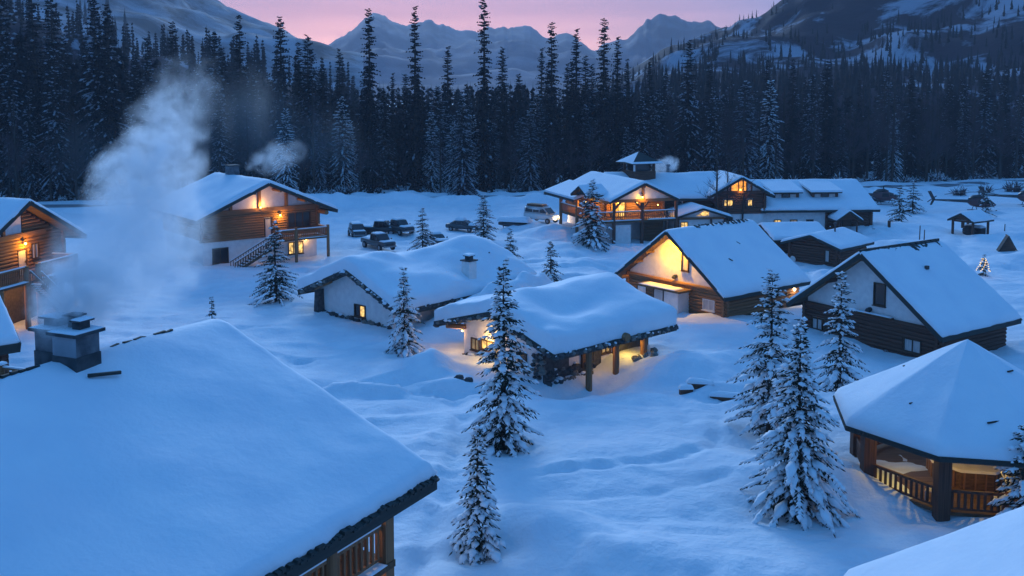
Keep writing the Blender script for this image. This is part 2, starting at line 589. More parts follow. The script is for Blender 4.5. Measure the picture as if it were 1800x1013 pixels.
def grid_axis(a, b, fine0, fine1, step, n_out):
    """fine between fine0 and fine1, growing outside"""
    mid = np.arange(fine0, fine1 + 1e-6, step)
    k = np.linspace(0, 1, n_out + 1)[1:]
    lo = fine0 - (fine0 - a) * k ** 3
    hi = fine1 + (b - fine1) * k ** 3
    return np.concatenate([lo[::-1], mid, hi])


gx = grid_axis(-4200, 4200, -58, 72, 0.32, 34)
ya = np.concatenate([np.arange(10, 110, 0.32), np.arange(110, 215, 0.65)])
gy = np.concatenate([-60 + 70 * np.linspace(0, 0.96, 10), ya, 215 + 5400 * np.linspace(0.004, 1, 34) ** 2.6])
XX, YY = np.meshgrid(gx, gy)
ZZ = gh(XX, YY)
fade = np.clip((np.abs(XX - 7) - 66) / 60, 0, 1)
ZZ = ZZ * (1 - fade * 0.6)
nx_, ny_ = len(gx), len(gy)
I = np.arange(nx_ * ny_).reshape(ny_, nx_)
F = np.stack([I[:-1, :-1], I[:-1, 1:], I[1:, 1:], I[1:, :-1]], -1).reshape(-1, 4)
ground = link('snow_ground', np_mesh('snow_ground', np.stack([XX, YY, ZZ], -1).reshape(-1, 3), F, 'snow', True))
tag(ground, 'deep drifted snow covering the valley floor between the log houses', None, kind='structure')

# the ploughed valley road
rv, rf = [], []
pts = []
for (ax, ay), (bx, by) in zip(ROAD_PTS[:-1], ROAD_PTS[1:]):
    for k in range(12):
        t = k / 12
        pts.append((ax + (bx - ax) * t, ay + (by - ay) * t))
for i in range(len(pts) - 1):
    dx, dy = pts[i + 1][0] - pts[i][0], pts[i + 1][1] - pts[i][1]
    n = math.hypot(dx, dy)
    px, py = -dy / n, dx / n
    for w in (-3.3, -1.6, 0, 1.6, 3.3):
        x, y = pts[i][0] + px * w, pts[i][1] + py * w
        rv.append((x, y, max(gz(x, y), -0.2) + 0.03))
m = len(rv) // 5
rf = [(a * 5 + k, a * 5 + k + 1, a * 5 + k + 6, a * 5 + k + 5) for a in range(m - 1) for k in range(4)]
road = link('road', np_mesh('road', rv, rf, 'ice_road', True))
tag(road, 'ploughed icy valley road running along the foot of the forest', None, kind='structure')

# ------------------------------------------------------------------ mountains
def mountain_mat(name, snow_amt, rock, scale, snow=(0.74, 0.77, 0.82), soft=0.04):
    m = bpy.data.materials.new(name)
    m.use_nodes = True
    t = m.node_tree
    b = t.nodes['Principled BSDF']
    b.inputs['Roughness'].default_value = 0.9
    b.inputs['Specular IOR Level'].default_value = 0.1
    c = t.nodes.new('ShaderNodeTexCoord')
    geo = t.nodes.new('ShaderNodeNewGeometry')
    mp_ = t.nodes.new('ShaderNodeMapping')
    mp_.inputs['Scale'].default_value = (1, 1, 1.6)
    t.links.new(c.outputs['Object'], mp_.inputs[0])
    n = t.nodes.new('ShaderNodeTexNoise')
    n.inputs['Scale'].default_value = scale
    n.inputs['Detail'].default_value = 9
    n.inputs['Roughness'].default_value = 0.66
    n.inputs['Distortion'].default_value = 0.6
    t.links.new(mp_.outputs[0], n.inputs['Vector'])
    r = t.nodes.new('ShaderNodeMapRange')
    r.inputs['From Min'].default_value = 0.5 - snow_amt - soft
    r.inputs['From Max'].default_value = 0.5 - snow_amt + soft
    t.links.new(n.outputs['Fac'], r.inputs['Value'])
    x = t.nodes.new('ShaderNodeMix')
    x.data_type = 'RGBA'
    x.inputs[6].default_value = (*rock, 1)
    x.inputs[7].default_value = (*snow, 1)
    t.links.new(r.outputs[0], x.inputs[0])
    t.links.new(x.outputs[2], b.inputs['Base Color'])
    bp = t.nodes.new('ShaderNodeBump')
    bp.inputs['Strength'].default_value = 0.7
    bp.inputs['Distance'].default_value = 4.0
    t.links.new(n.outputs['Fac'], bp.inputs['Height'])
    t.links.new(bp.outputs[0], b.inputs['Normal'])
    MAT[name] = m


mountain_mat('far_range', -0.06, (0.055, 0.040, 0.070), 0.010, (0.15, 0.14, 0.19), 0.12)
mountain_mat('snow_slope', 0.02, (0.07, 0.068, 0.075), 0.014, (0.34, 0.35, 0.40), 0.10)  # snow colour darkened to carry the backlit slope's dusk shade
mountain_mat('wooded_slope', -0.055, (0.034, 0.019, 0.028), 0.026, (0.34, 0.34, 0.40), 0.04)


def mountain(name, mat, label, prof, r0, r1, seed, amp, back, n_az=240, n_r=80, shape=1.25, jag=0.02, rot=0.0):
    """prof: list of (tangent of azimuth, tangent of elevation seen from (0,0,19)); the crest stands at distance r1"""
    az = np.linspace(prof[0][0], prof[-1][0], n_az)
    el = np.interp(az, [p[0] for p in prof], [p[1] for p in prof])
    s = np.concatenate([np.linspace(0, 1, n_r), 1 + np.linspace(0.05, 1, 12)])
    V = []
    for t in s:
        if t <= 1:
            r = r0 + (r1 - r0) * t
            k = t ** shape
        else:
            r = r1 + back * (t - 1)
            k = max(0.0, 1 - 1.05 * (t - 1))
        crest = 19 + el * r1
        x = az * r
        y = np.full_like(az, r)
        tt = min(t, 1.0)
        nz = fbm(x / (260.0 * amp), y / (260.0 * amp), seed, 5, 0.55)
        z = crest * k + nz * 90 * amp * (tt * (1 - tt ** 3) * 1.6)
        jz = fbm(az * 60, np.full_like(az, 0.3), seed + 5, 4, 0.6) * jag * r1 * 0.4
        z = z + jz * k - 2.0 * (1 - min(1, t * 8))
        V.append(np.stack([x, y, z], -1))
    V = np.array(V)
    nr = len(s)
    I = np.arange(nr * n_az).reshape(nr, n_az)
    F = np.stack([I[:-1, :-1], I[:-1, 1:], I[1:, 1:], I[1:, :-1]], -1).reshape(-1, 4)
    o = link(name, np_mesh(name, V.reshape(-1, 3), F, mat, True))
    tag(o, label, None, kind='structure')
    return V


# crest lines: (bearing as x / y, rise of the crest as height / distance)
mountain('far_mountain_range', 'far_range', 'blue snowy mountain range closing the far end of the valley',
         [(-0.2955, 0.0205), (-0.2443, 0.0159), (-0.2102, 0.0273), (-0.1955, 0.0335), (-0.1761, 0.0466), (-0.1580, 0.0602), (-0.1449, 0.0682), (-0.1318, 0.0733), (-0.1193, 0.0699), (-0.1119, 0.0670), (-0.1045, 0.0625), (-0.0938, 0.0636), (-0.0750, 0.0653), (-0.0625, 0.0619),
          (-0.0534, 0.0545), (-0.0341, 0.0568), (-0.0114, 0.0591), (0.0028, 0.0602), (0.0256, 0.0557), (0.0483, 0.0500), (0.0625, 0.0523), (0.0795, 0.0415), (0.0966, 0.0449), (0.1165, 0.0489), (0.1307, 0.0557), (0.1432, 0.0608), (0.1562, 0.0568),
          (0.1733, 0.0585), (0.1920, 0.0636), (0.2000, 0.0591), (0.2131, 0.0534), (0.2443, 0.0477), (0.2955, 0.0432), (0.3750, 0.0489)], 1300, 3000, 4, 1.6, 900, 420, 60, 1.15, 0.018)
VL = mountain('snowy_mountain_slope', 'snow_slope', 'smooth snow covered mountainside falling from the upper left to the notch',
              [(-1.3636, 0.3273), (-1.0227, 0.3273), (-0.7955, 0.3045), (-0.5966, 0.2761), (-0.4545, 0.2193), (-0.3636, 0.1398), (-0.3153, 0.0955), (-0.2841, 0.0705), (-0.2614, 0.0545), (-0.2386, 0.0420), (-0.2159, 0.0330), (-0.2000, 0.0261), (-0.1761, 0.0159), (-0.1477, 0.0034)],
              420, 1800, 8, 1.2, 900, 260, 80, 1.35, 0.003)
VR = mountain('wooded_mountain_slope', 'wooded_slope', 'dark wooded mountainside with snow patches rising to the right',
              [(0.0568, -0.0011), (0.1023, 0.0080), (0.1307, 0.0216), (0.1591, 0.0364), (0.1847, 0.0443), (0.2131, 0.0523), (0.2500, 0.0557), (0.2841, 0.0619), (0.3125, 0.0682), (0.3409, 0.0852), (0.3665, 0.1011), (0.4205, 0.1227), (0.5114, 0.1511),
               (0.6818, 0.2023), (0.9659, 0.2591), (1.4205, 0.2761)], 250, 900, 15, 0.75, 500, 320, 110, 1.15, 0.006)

VH = mountain('wooded_hillside', 'wooded_slope', 'dark forested hillside rising beyond the valley at the upper left',
              [(-1.4205, 0.2023), (-0.9091, 0.1625), (-0.6250, 0.1000), (-0.5114, 0.0727), (-0.4716, 0.0534), (-0.4432, 0.0250), (-0.3977, 0.0057), (-0.3409, -0.0045), (-0.2727, -0.0091), (-0.1932, -0.0114), (-0.1477, -0.0125)], 205, 430, 23, 0.5, 300, 160, 60, 1.0, 0.006)

# ------------------------------------------------------------------ house building
def snow_gable(w, l, e, r, th, seed, amp=0.12, lump=None, nx=44, ny=30, edge=0.5, over=0.06, foot=0.3, freq=1.0):
    """snow lying on a gable roof: a rounded blanket with a side skirt"""
    us = np.linspace(-1, 1, nx)
    us = np.sign(us) * (np.abs(us) ** 0.9)
    vs = np.linspace(0, 1, ny)
    vs = 0.5 - 0.5 * np.cos(np.pi * vs)
    U, Vv = np.meshgrid(us, vs)
    X = U * (w / 2 + over)
    Y = -over + Vv * (l + 2 * over)
    ax = np.sqrt(U ** 2 + (0.005 if th > 0.6 else 0.0012))
    deck = e + (r - e) * (1 - np.clip(ax, 0, 1))
    d = np.minimum(np.minimum(w / 2 + over - np.abs(X), Y + over), l + over - Y)
    q = np.clip(d / edge, 0, 1)
    fall = foot + (1 - foot) * (1 - (1 - q) ** 2.4) ** (1 / 2.4)
    n = fbm(X / 3.1 * freq + seed, Y / 3.4 * freq, seed, 3) * 2 * amp + fbm(X / 0.7, Y / 0.7, seed + 3, 2) * 0.03
    t = np.maximum(th * fall + n * fall, 0.03)
    if lump is not None:
        t = np.maximum(t + lump(X, Y) * fall, 0.04)
    wob = 0.10 * fbm(Y / 0.8, X * 0 + seed, seed + 9, 3)
    on = (np.abs(np.abs(U) - 1) < 1e-6)
    X = X + np.where(on, np.sign(U) * wob, 0)
    wob2 = 0.08 * fbm(X / 0.8, X * 0 + seed, seed + 19, 3)
    X2, Y2 = X, Y + np.where(Vv < 1e-6, -np.abs(wob2), 0) + np.where(Vv > 1 - 1e-6, np.abs(wob2), 0)
    Z = deck + t
    V = np.stack([X2, Y2, Z], -1).reshape(-1, 3)
    I = np.arange(nx * ny).reshape(ny, nx)
    F = [np.stack([I[:-1, :-1], I[:-1, 1:], I[1:, 1:], I[1:, :-1]], -1).reshape(-1, 4)]
    rim = np.concatenate([I[0, :], I[1:, -1], I[-1, -2::-1], I[-2:0:-1, 0]])
    B = V[rim].copy()
    dk = (e + (r - e) * (1 - np.clip(np.abs(B[:, 0]) / (w / 2), 0, 1.02)))
    B[:, 2] = dk + 0.005
    B[:, 0] *= 0.992
    j = np.arange(len(rim)) + len(V)
    F.append(np.stack([rim, j, np.roll(j, -1), np.roll(rim, -1)], -1))
    return np_mesh('roof_snow', np.concatenate([V, B]), np.concatenate(F), 'roof_snow', True)


class House:
    """parts of one gable block, in a frame whose origin lies under the front apex, y running back along the ridge"""

    def __init__(s, root, w, l, e, r, F=None, of=1.2, ob=0.7, os=0.9, deck=0.16):
        s.root, s.w, s.l, s.e, s.r, s.F = root, w, l, e, r, (F or Matrix())
        s.of, s.ob = of, ob
        s.wx = w / 2 - os
        s.sl = (r - e) / (w / 2)
        s.deck = deck

    def roof_z(s, x):
        return s.e + (s.r - s.e) * (1 - abs(x) / (s.w / 2))

    def part(s, name, mb, mat, smooth=False, parent=None):
        if parent is None:
            return link(name, mb.mesh(name, mat, smooth), s.root, s.F.copy())
        return link(name, mb.mesh(name, mat, smooth), parent)

    def stick(s, name, p0, p1, w, h, mat, shape='box', parent=None, roll=0.0):
        return stick(name, p0, p1, w, h, mat, parent or s.root, shape, s.F if parent is None else None, roll)

    def roof(s, th=0.45, seed=1, amp=0.12, lump=None, edge=0.5, deckmat='soffit', trim='fascia', foot=0.3, tw=0.26, snow=True, **kw):
        w, l, e, r, dk = s.w, s.l, s.e, s.r, s.deck
        mb = MB()
        for sg in (-1, 1):
            poly = [(0, 0, r), (sg * w / 2, 0, e), (sg * w / 2, 0, e - dk), (0, 0, r - dk)]
            if sg < 0:
                poly = poly[::-1]
            mb.prism(poly, (0, l, 0))
        s.roof_o = s.part('roof', mb, deckmat)
        if snow:
            s.snow_o = link('roof_snow', snow_gable(w, l, e, r, th, seed, amp, lump, edge=edge, foot=foot, **kw), s.roof_o)
        for y0, yy in ((-0.05, 0), (l + 0.05, 1)):
            for sg in (-1, 1):
                p0 = (0, y0, r - tw / 2 + 0.03)
                p1 = (sg * (w / 2 + 0.04), y0, e - tw / 2 + 0.03 - 0.04 * s.sl)
                stick('barge_board', p0, p1, 0.09, tw, trim, s.roof_o)
        for sg in (-1, 1):
            stick('eave_board', (sg * (w / 2 + 0.045), -0.05, e - tw / 2 + 0.0), (sg * (w / 2 + 0.045), l + 0.05, e - tw / 2 + 0.0), 0.08, tw, trim, s.roof_o)
        return s.roof_o

    def walls(s, base=-1.6, mat='stucco', top=None):
        wx, y0, y1 = s.wx, s.of, s.l - s.ob
        dk = s.deck + 0.02
        ze = s.roof_z(wx) - dk
        poly = [(-wx, y0, base), (wx, y0, base), (wx, y0, ze), (0, y0, s.r - dk), (-wx, y0, ze)]
        if top is not None and top < ze:
            poly = [(-wx, y0, base), (wx, y0, base), (wx, y0, top), (-wx, y0, top)]
        s.wall_o = s.part('wall', MB().prism(poly, (0, y1 - y0, 0)), mat)
        return s.wall_o

    def logs(s, z0, z1, sides='frl', d=0.30, mat='log', ext=0.38, gaps=None, x0=None, x1=None):
        """courses of round logs laid up against the wall; gaps: {side: [(a0, a1, za, zb), ...]} left free for doors and windows"""
        gaps = gaps or {}
        wx, y0, y1 = s.wx, s.of, s.l - s.ob
        n = max(1, int(round((z1 - z0) / (d * 0.92))))
        step = (z1 - z0) / n
        for k in range(n):
            z = z0 + (k + 0.5) * step
            for sd_ in sides:
                zz = z + (0.5 * step if sd_ in 'rl' else 0)
                if zz + d * 0.4 > z1 + 0.15:
                    continue
                if sd_ == 'f':
                    a0, a1 = (-wx - ext if x0 is None else x0), (wx + ext if x1 is None else x1)
                    P = lambda a: (a, y0 - 0.06, zz)
                elif sd_ == 'b':
                    a0, a1 = -wx - ext, wx + ext
                    P = lambda a: (a, y1 + 0.06, zz)
                else:
                    a0, a1 = y0 - ext, y1 + ext
                    sx = (wx + 0.06) * (1 if sd_ == 'r' else -1)
                    P = lambda a, sx=sx: (sx, a, zz)
                spans = [(a0, a1)]
                for g0, g1, za, zb in gaps.get(sd_, []):
                    if za < zz < zb:
                        new = []
                        for u0, u1 in spans:
                            if g0 > u0:
                                new.append((u0, min(g0, u1)))
                            if g1 < u1:
                                new.append((max(g1, u0), u1))
                        spans = [q for q in new if q[1] - q[0] > 0.1]
                for u0, u1 in spans:
                    dd = d * random.uniform(0.94, 1.06)
                    s.stick('log', P(u0), P(u1), dd, dd, mat, 'round', s.wall_o, random.uniform(0, 6))

    def open_frame(s, side, a, z):
        """matrix of an opening in a wall: local x along the wall, -y outwards"""
        y0, y1 = s.of, s.l - s.ob
        if side == 'f':
            return Matrix.Translation((a, y0, z))
        if side == 'r':
            return Matrix.Translation((s.wx, a, z)) @ Matrix.Rotation(rad(90), 4, 'Z')
        if side == 'l':
            return Matrix.Translation((-s.wx, a, z)) @ Matrix.Rotation(rad(-90), 4, 'Z')
        return Matrix.Translation((a, y1, z)) @ Matrix.Rotation(rad(180), 4, 'Z')

    def window(s, side, a0, a1, z0, z1, pane='dark_glass', frame='frame', n=2, proud=0.2, cross=False, label=None, t=0.09, parent=None):
        M = s.open_frame(side, (a0 + a1) / 2, (z0 + z1) / 2)
        hw, hh = (a1 - a0) / 2, (z1 - z0) / 2
        mb = MB()
        mb.box(-hw, hw, -proud, 0.02, hh - t, hh).box(-hw, hw, -proud, 0.02, -hh, -hh + t)
        mb.box(-hw, -hw + t, -proud, 0.02, -hh + t, hh - t).box(hw - t, hw, -proud, 0.02, -hh + t, hh - t)
        for k in range(1, n):
            x = -hw + 2 * hw * k / n
            mb.box(x - t / 3, x + t / 3, -proud + 0.02, 0.02, -hh + t, hh - t)
        if cross:
            for k in range(n):
                xa = -hw + 2 * hw * k / n + t * .5
                xb = -hw + 2 * hw * (k + 1) / n - t * .5
                mb.box(xa, xb, -proud + 0.035, 0.02, -0.025, 0.025)
        mb.box(-hw - 0.06, hw + 0.06, -proud - 0.07, 0.0, -hh - 0.06, -hh - 0.003)
        o = link('window', mb.mesh('window', frame), parent or s.root, (s.F @ M) if parent is None else M)
        if label:
            o['label'] = label
        for k in range(n):
            xa = -hw + 2 * hw * k / n + (t if k == 0 else t / 3)
            xb = -hw + 2 * hw * (k + 1) / n - (t if k == n - 1 else t / 3)
            pm = MB().box(xa, xb, -proud + 0.09, -proud + 0.12, -hh + t, hh - t)
            p = pane if isinstance(pane, str) else pane[k % len(pane)]
            link('pane', pm.mesh('pane', p), o)
        return o

    def door(s, side, a0, a1, z0, z1, mat='plank', frame='frame', proud=0.18, label=None):
        M = s.open_frame(side, (a0 + a1) / 2, (z0 + z1) / 2)
        hw, hh = (a1 - a0) / 2, (z1 - z0) / 2
        o = link('door', MB().box(-hw + .08, hw - .08, -proud + 0.05, -0.001, -hh, hh - .08).mesh('door', mat), s.root, s.F @ M)
        link('door_frame', MB().box(-hw, -hw + .08, -proud, 0, -hh, hh).box(hw - .08, hw, -proud, 0, -hh, hh).box(-hw + .08, hw - .08, -proud, 0, hh - .08, hh).mesh('door_frame', frame), o)
        link('handle', MB().box(hw - .24, hw - .19, -proud - 0.03, -proud + .05, -.08, .08).mesh('handle', 'metal'), o)
        if label:
            o['label'] = label
        return o

    def lamp(s, p, energy, col=WARM, glow='lamp_glow', size=0.09, off=(0, -0.28, -0.14)):
        return lamp(s.root, p, energy, col, s.F, glow=glow, size=size, off=off)

    def railing(s, p0, p1, h=1.0, gap=0.16, mat='log', snow=True, thick=0.07, bot=0.12, post=True, rail=0.12):
        """rail with balusters between two floor points"""
        p0, p1 = Vector(p0), Vector(p1)
        up = Vector((0, 0, 1))
        mb = MB().beam(p0 + up * h, p1 + up * h, rail, rail).beam(p0 + up * bot, p1 + up * bot, rail * .8, rail * .8)
        o = s.part('railing', mb, mat)
        ln = (p1 - p0).length
        n = max(2, int(ln / gap))
        for k in range(n):
            q = p0.lerp(p1, (k + 0.5) / n)
            stick('baluster', q + up * bot, q + up * h, thick, thick, mat, o)
        if snow:
            d = (p1 - p0).normalized()
            sn = MB().beam(p0 + up * (h + rail / 2 + .04), p1 + up * (h + rail / 2 + .04), rail * 1.1, 0.09)
            link('rail_snow', sn.mesh('rail_snow', 'roof_snow'), o)
        return o

    def stairs(s, p_top, p_bot, width_vec, mat='plank', rails=(0, 1), n=None):
        pt, pb, wv = Vector(p_top), Vector(p_bot), Vector(width_vec)
        st = MB()
        for q in (Vector((0, 0, 0)), wv):
            st.beam(pt + q - Vector((0, 0, .1)), pb + q - Vector((0, 0, .1)), 0.09, 0.26)
        o = s.part('stairs', st, mat)
        n = n or max(4, int(abs(pt.z - pb.z) / 0.2))
        run = (pb - pt)
        hd = Vector((run.x, run.y, 0)).normalized() * 0.28
        for k in range(n):
            c = pt.lerp(pb, (k + 0.5) / n)
            stick('step', c, c + wv, 0.30, 0.05, mat, o)
            sn = stick('step_snow', c + wv * .05 + Vector((0, 0, .055)), c + wv * .95 + Vector((0, 0, .055)), 0.26, 0.06, 'roof_snow', o)
        for q in [(Vector((0, 0, 0)), wv)[k] for k in rails]:
            h = Vector((0, 0, 0.95))
            stick('handrail', pt + q + h, pb + q + h, 0.1, 0.1, mat, o)
            stick('rail_snow', pt + q + h + Vector((0, 0, .09)), pb + q + h + Vector((0, 0, .09)), 0.1, 0.07, 'roof_snow', o)
            m_ = max(4, int(run.length / 0.32))
            for k in range(m_ + 1):
                c = pt.lerp(pb, k / m_) + q
                stick('baluster', c, c + h, 0.06, 0.06, mat, o)
        return o

    def stones_along(s, pts, n, size, seed, parent=None, snow=0.5, jig=0.1):
        """uneven stones with snow lodged between them along a line"""
        rr = random.Random(seed)
        pts = [Vector(p) for p in pts]
        seg = [(b - a).length for a, b in zip(pts[:-1], pts[1:])]
        tot = sum(seg)
        for k in range(n):
            t = (k + 0.5 + rr.uniform(-.3, .3)) / n * tot
            i = 0
            while i < len(seg) - 1 and t > seg[i]:
                t -= seg[i]
                i += 1
            p = pts[i].lerp(pts[i + 1], min(1, t / seg[i]))
            p = p + Vector((rr.uniform(-jig, jig), rr.uniform(-jig, jig), rr.uniform(-jig, jig)))
            sz = size * rr.uniform(.7, 1.3)
            M = Matrix.Translation(p) @ Matrix.Rotation(rr.uniform(0, 6.3), 4, 'Z') @ Matrix.Rotation(rr.uniform(-.5, .5), 4, 'X') @ Matrix.Diagonal((sz * 1.25, sz, sz * .8, 1))
            mat = 'stone' if rr.random() < .72 else 'pale_stone'
            link('stone', unit('stone', mat), parent or s.root, M if parent else s.F @ M)
            if rr.random() < snow:
                p2 = p + Vector((rr.uniform(-.08, .08), rr.uniform(-.08, .08), sz * .38))
                M = Matrix.Translation(p2) @ Matrix.Diagonal((sz * rr.uniform(.5, 1.7), sz * rr.uniform(.5, 1.1), sz * rr.uniform(.25, .6), 1))
                link('snow_clump', unit('stone', 'roof_snow'), parent or s.root, M if parent else s.F @ M)

    def post(s, p0, p1, d=0.32, mat='log', shape='round'):
        return s.stick('post', p0, p1, d, d, mat, shape)


def frame2(x, y, rz, z=0.0):
    return Matrix.Translation((x, y, z)) @ Matrix.Rotation(rz, 4, 'Z')


def slab_snow(x0, x1, y0, y1, z, th, seed, n=14):
    """a small flat pillow of snow"""
    u = np.linspace(0, 1, n)
    X, Y = np.meshgrid(x0 + (x1 - x0) * u, y0 + (y1 - y0) * u)
    d = np.minimum(np.minimum(X - x0, x1 - X), np.minimum(Y - y0, y1 - Y))
    q = np.clip(d / max(th * 1.2, .05), 0, 1)
    Z = z + th * (0.25 + 0.75 * (1 - (1 - q) ** 2.2) ** .45) + fbm(X * 2, Y * 2, seed, 2) * th * .3
    V = np.stack([X, Y, Z], -1).reshape(-1, 3)
    I = np.arange(n * n).reshape(n, n)
    F = [np.stack([I[:-1, :-1], I[:-1, 1:], I[1:, 1:], I[1:, :-1]], -1).reshape(-1, 4)]
    rim = np.concatenate([I[0, :], I[1:, -1], I[-1, -2::-1], I[-2:0:-1, 0]])
    B = V[rim].copy()
    B[:, 2] = z + 0.003
    j = np.arange(len(rim)) + len(V)
    F.append(np.stack([rim, j, np.roll(j, -1), np.roll(rim, -1)], -1))
    return np_mesh('snow_pad', np.concatenate([V, B]), np.concatenate(F), 'roof_snow', True)

# ================================================================== the log houses
CABIN = 'log house'

# ---- cabin with the floodlit gable
t = thing('log_cabin', 'log cabin with brilliant yellow floodlight under its gable', 'cabin', (13.29, 85.31, 0), -0.902)
h = House(t, 12.92, 11.42, 2.03, 6.77, of=1.2, os=0.95)
h.roof(0.34, 3, 0.05, edge=0.35, tw=0.3)
h.walls()
h.logs(-1.0, 2.12, 'frl', 0.31, 'log', gaps={'f': [(-4.55, -3.25, -1, 1.55), (-1.12, 1.73, -1, 1.8), (3.2, 4.6, 0.38, 1.38)]})
h.stick('log', (-5.7, 1.08, 2.22), (5.7, 1.08, 2.22), 0.34, 0.34, 'log', 'round', h.wall_o)
h.window('f', 0.72, 1.56, 3.35, 4.85, 'curtain', n=1, proud=0.12)
h.window('f', 3.25, 4.55, 0.4, 1.36, 'curtain', 'white_frame', n=2, label='pair of pale curtained windows')
h.door('f', -4.5, -3.3, -0.6, 1.5, 'stucco')
vest = MB().box(-1.1, 1.7, -0.35, 1.19, -1.2, 1.72)
vo = h.part('vestibule', vest, 'stucco')
link('door_panel', MB().box(-0.98, 0.02, -0.41, -0.351, -0.5, 1.58).mesh('door_panel', 'curtain'), vo)
link('door_frame', MB().box(-1.06, -0.99, -0.43, -0.351, -0.5, 1.66).box(0.03, 0.1, -0.43, -0.351, -0.5, 1.66).mesh('door_frame', 'frame'), vo)
po = h.part('porch_roof', MB().box(-2.9, 2.15, -0.75, 1.18, 1.75, 1.92), 'soffit')
link('roof_snow', slab_snow(-2.6, 1.6, -0.72, 0.5, 1.925, 0.10, 3), po)
h.part('vent', MB().cyl((0.12, 1.19, 2.75), (0.12, 0.95, 2.75), 0.16, 0.16, 10).cyl((0.12, 0.95, 2.75), (0.12, 0.82, 2.62), 0.2, 0.2, 10), 'metal')
fl = h.part('floodlight', MB().box(-0.20, 0.20, 0.62, 0.95, 6.02, 6.2).beam((0, 0.8, 6.2), (0, 0.8, 6.5), .06, .06), 'metal')
link('bulb', MB().box(-0.15, 0.15, 0.66, 0.93, 5.975, 6.015).mesh('bulb', 'lamp_white'), fl)
ld = bpy.data.lights.new('floodlight_beam', 'SPOT')
ld.energy = 1900
ld.color = (1.0, 0.50, 0.0)
ld.spot_size = rad(168)
ld.spot_blend = 1.0
ld.shadow_soft_size = 0.10
lo = bpy.data.objects.new('floodlight_beam', ld)
COL.objects.link(lo)
lo.parent = fl
lo.location = (0.0, 0.42, 5.75)
lo.rotation_euler = Vector((0.02, -0.45, 1.0)).to_track_quat('Z', 'Y').to_euler()
for k, x in enumerate((-2.6, -4.0)):
    h.stick('bracket', (x, 0.1, h.roof_z(x) - 0.28), (x, 1.2, h.roof_z(x) - 0.28), 0.14, 0.18, 'soffit')
h.stick('purlin', (-5.55, 0.05, 1.98), (-5.55, 1.5, 1.98), 0.36, 0.36, 'log', 'round')
for k, (x, y) in enumerate(((2.2, 6.6), (3.6, 3.9))):
    z = h.roof_z(x) + .36
    h.stick('twig', (x, y, z), (x + .28, y + .2, z - .18), .09, .07, 'bark', parent=h.roof_o)
h.lamp((5.75, 10.3, 1.35), 30, (1.0, .75, .4), 'lamp_white', 0.12, off=(0.3, 0, -0.1))
for k in range(26):
    y = 3.4 + 7.2 * k / 26 + random.uniform(-.1, .1)
    h.stick('ridge_shingle', (0.02, y, 6.95 + random.uniform(0, .10)), (0.40 * random.uniform(.6, 1.2), y + .05, 6.82 + random.uniform(-.1, .08)), 0.2, 0.05, 'fascia', parent=h.roof_o)

# ---- unlit twin cabin
t = thing('log_cabin', 'unlit log cabin with pale gable and bare dark ridge at right', 'cabin', (25.8, 73.22, -0.05), -0.973)
h = House(t, 13.42, 9.95, 1.98, 6.92, of=1.2, os=1.0)
h.roof(0.34, 8, 0.05, edge=0.35, tw=0.34)
h.walls(base=-2.0)
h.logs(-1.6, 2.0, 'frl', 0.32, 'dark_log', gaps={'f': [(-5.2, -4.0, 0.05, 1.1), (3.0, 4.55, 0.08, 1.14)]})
h.stick('log', (-5.8, 1.06, 2.08), (5.8, 1.06, 2.08), 0.34, 0.34, 'dark_log', 'round', h.wall_o)
h.window('f', 0.36, 1.38, 3.0, 4.7, 'dark_glass', n=1, proud=0.12)
h.window('f', 3.05, 4.5, 0.1, 1.12, 'curtain', 'frame', n=2, label='pair of pale curtained windows')
h.window('f', -5.15, -4.1, 0.1, 1.05, 'curtain', 'frame', n=2)
lg = h.part('ledge', MB().box(-1.2, 2.2, 0.72, 1.05, 2.27, 2.35), 'plank')
link('snow_pad', slab_snow(-1.15, 2.15, 0.72, 1.06, 2.352, 0.08, 5), lg)
wl = h.part('wall_ornament', MB().cyl((1.7, 0.98, -0.35), (1.7, 0.88, -0.35), 0.24, 0.24, 12), 'rim')
for k in range(6):
    a = k * math.pi / 3
    link('spoke', MB().beam((1.7, 0.86, -0.35), (1.7 + .23 * math.cos(a), 0.86, -0.35 + .23 * math.sin(a)), .03, .03).mesh('spoke', 'paint_red'), wl)
h.part('vent', MB().cyl((0.1, 1.19, 2.6), (0.1, 0.95, 2.6), 0.16, 0.16, 10).cyl((0.1, 0.95, 2.6), (0.1, 0.82, 2.46), 0.2, 0.2, 10), 'metal')
h.stick('purlin', (0, 0.06, 6.5), (0, 1.3, 6.5), 0.36, 0.36, 'dark_log', 'round')
h.stick('bracket', (3.1, 0.1, h.roof_z(3.1) - 0.30), (3.1, 1.2, h.roof_z(3.1) - 0.30), 0.34, 0.34, 'dark_log', 'round')
h.stick('bracket', (-3.1, 0.1, h.roof_z(3.1) - 0.30), (-3.1, 1.2, h.roof_z(3.1) - 0.30), 0.34, 0.34, 'dark_log', 'round')
for k in range(46):
    y = 0.3 + 9.2 * k / 46 + random.uniform(-.1, .1)
    ex = random.uniform(.25, .8) if random.random() < .55 else .2
    h.stick('ridge_shingle', (-0.05, y, 7.10 + random.uniform(-.02, .10)), (ex, y + .05, 7.20 - ex * .74), 0.21, 0.05, 'fascia', parent=h.roof_o)
h.stick('ridge_board', (-0.1, 0.0, 7.08), (-0.1, 9.9, 7.08), 0.12, 0.22, 'fascia', parent=h.roof_o)
h.part('roof_vent', MB().box(2.2, 2.42, 4.6, 4.9, 5.6, 5.86), 'metal')

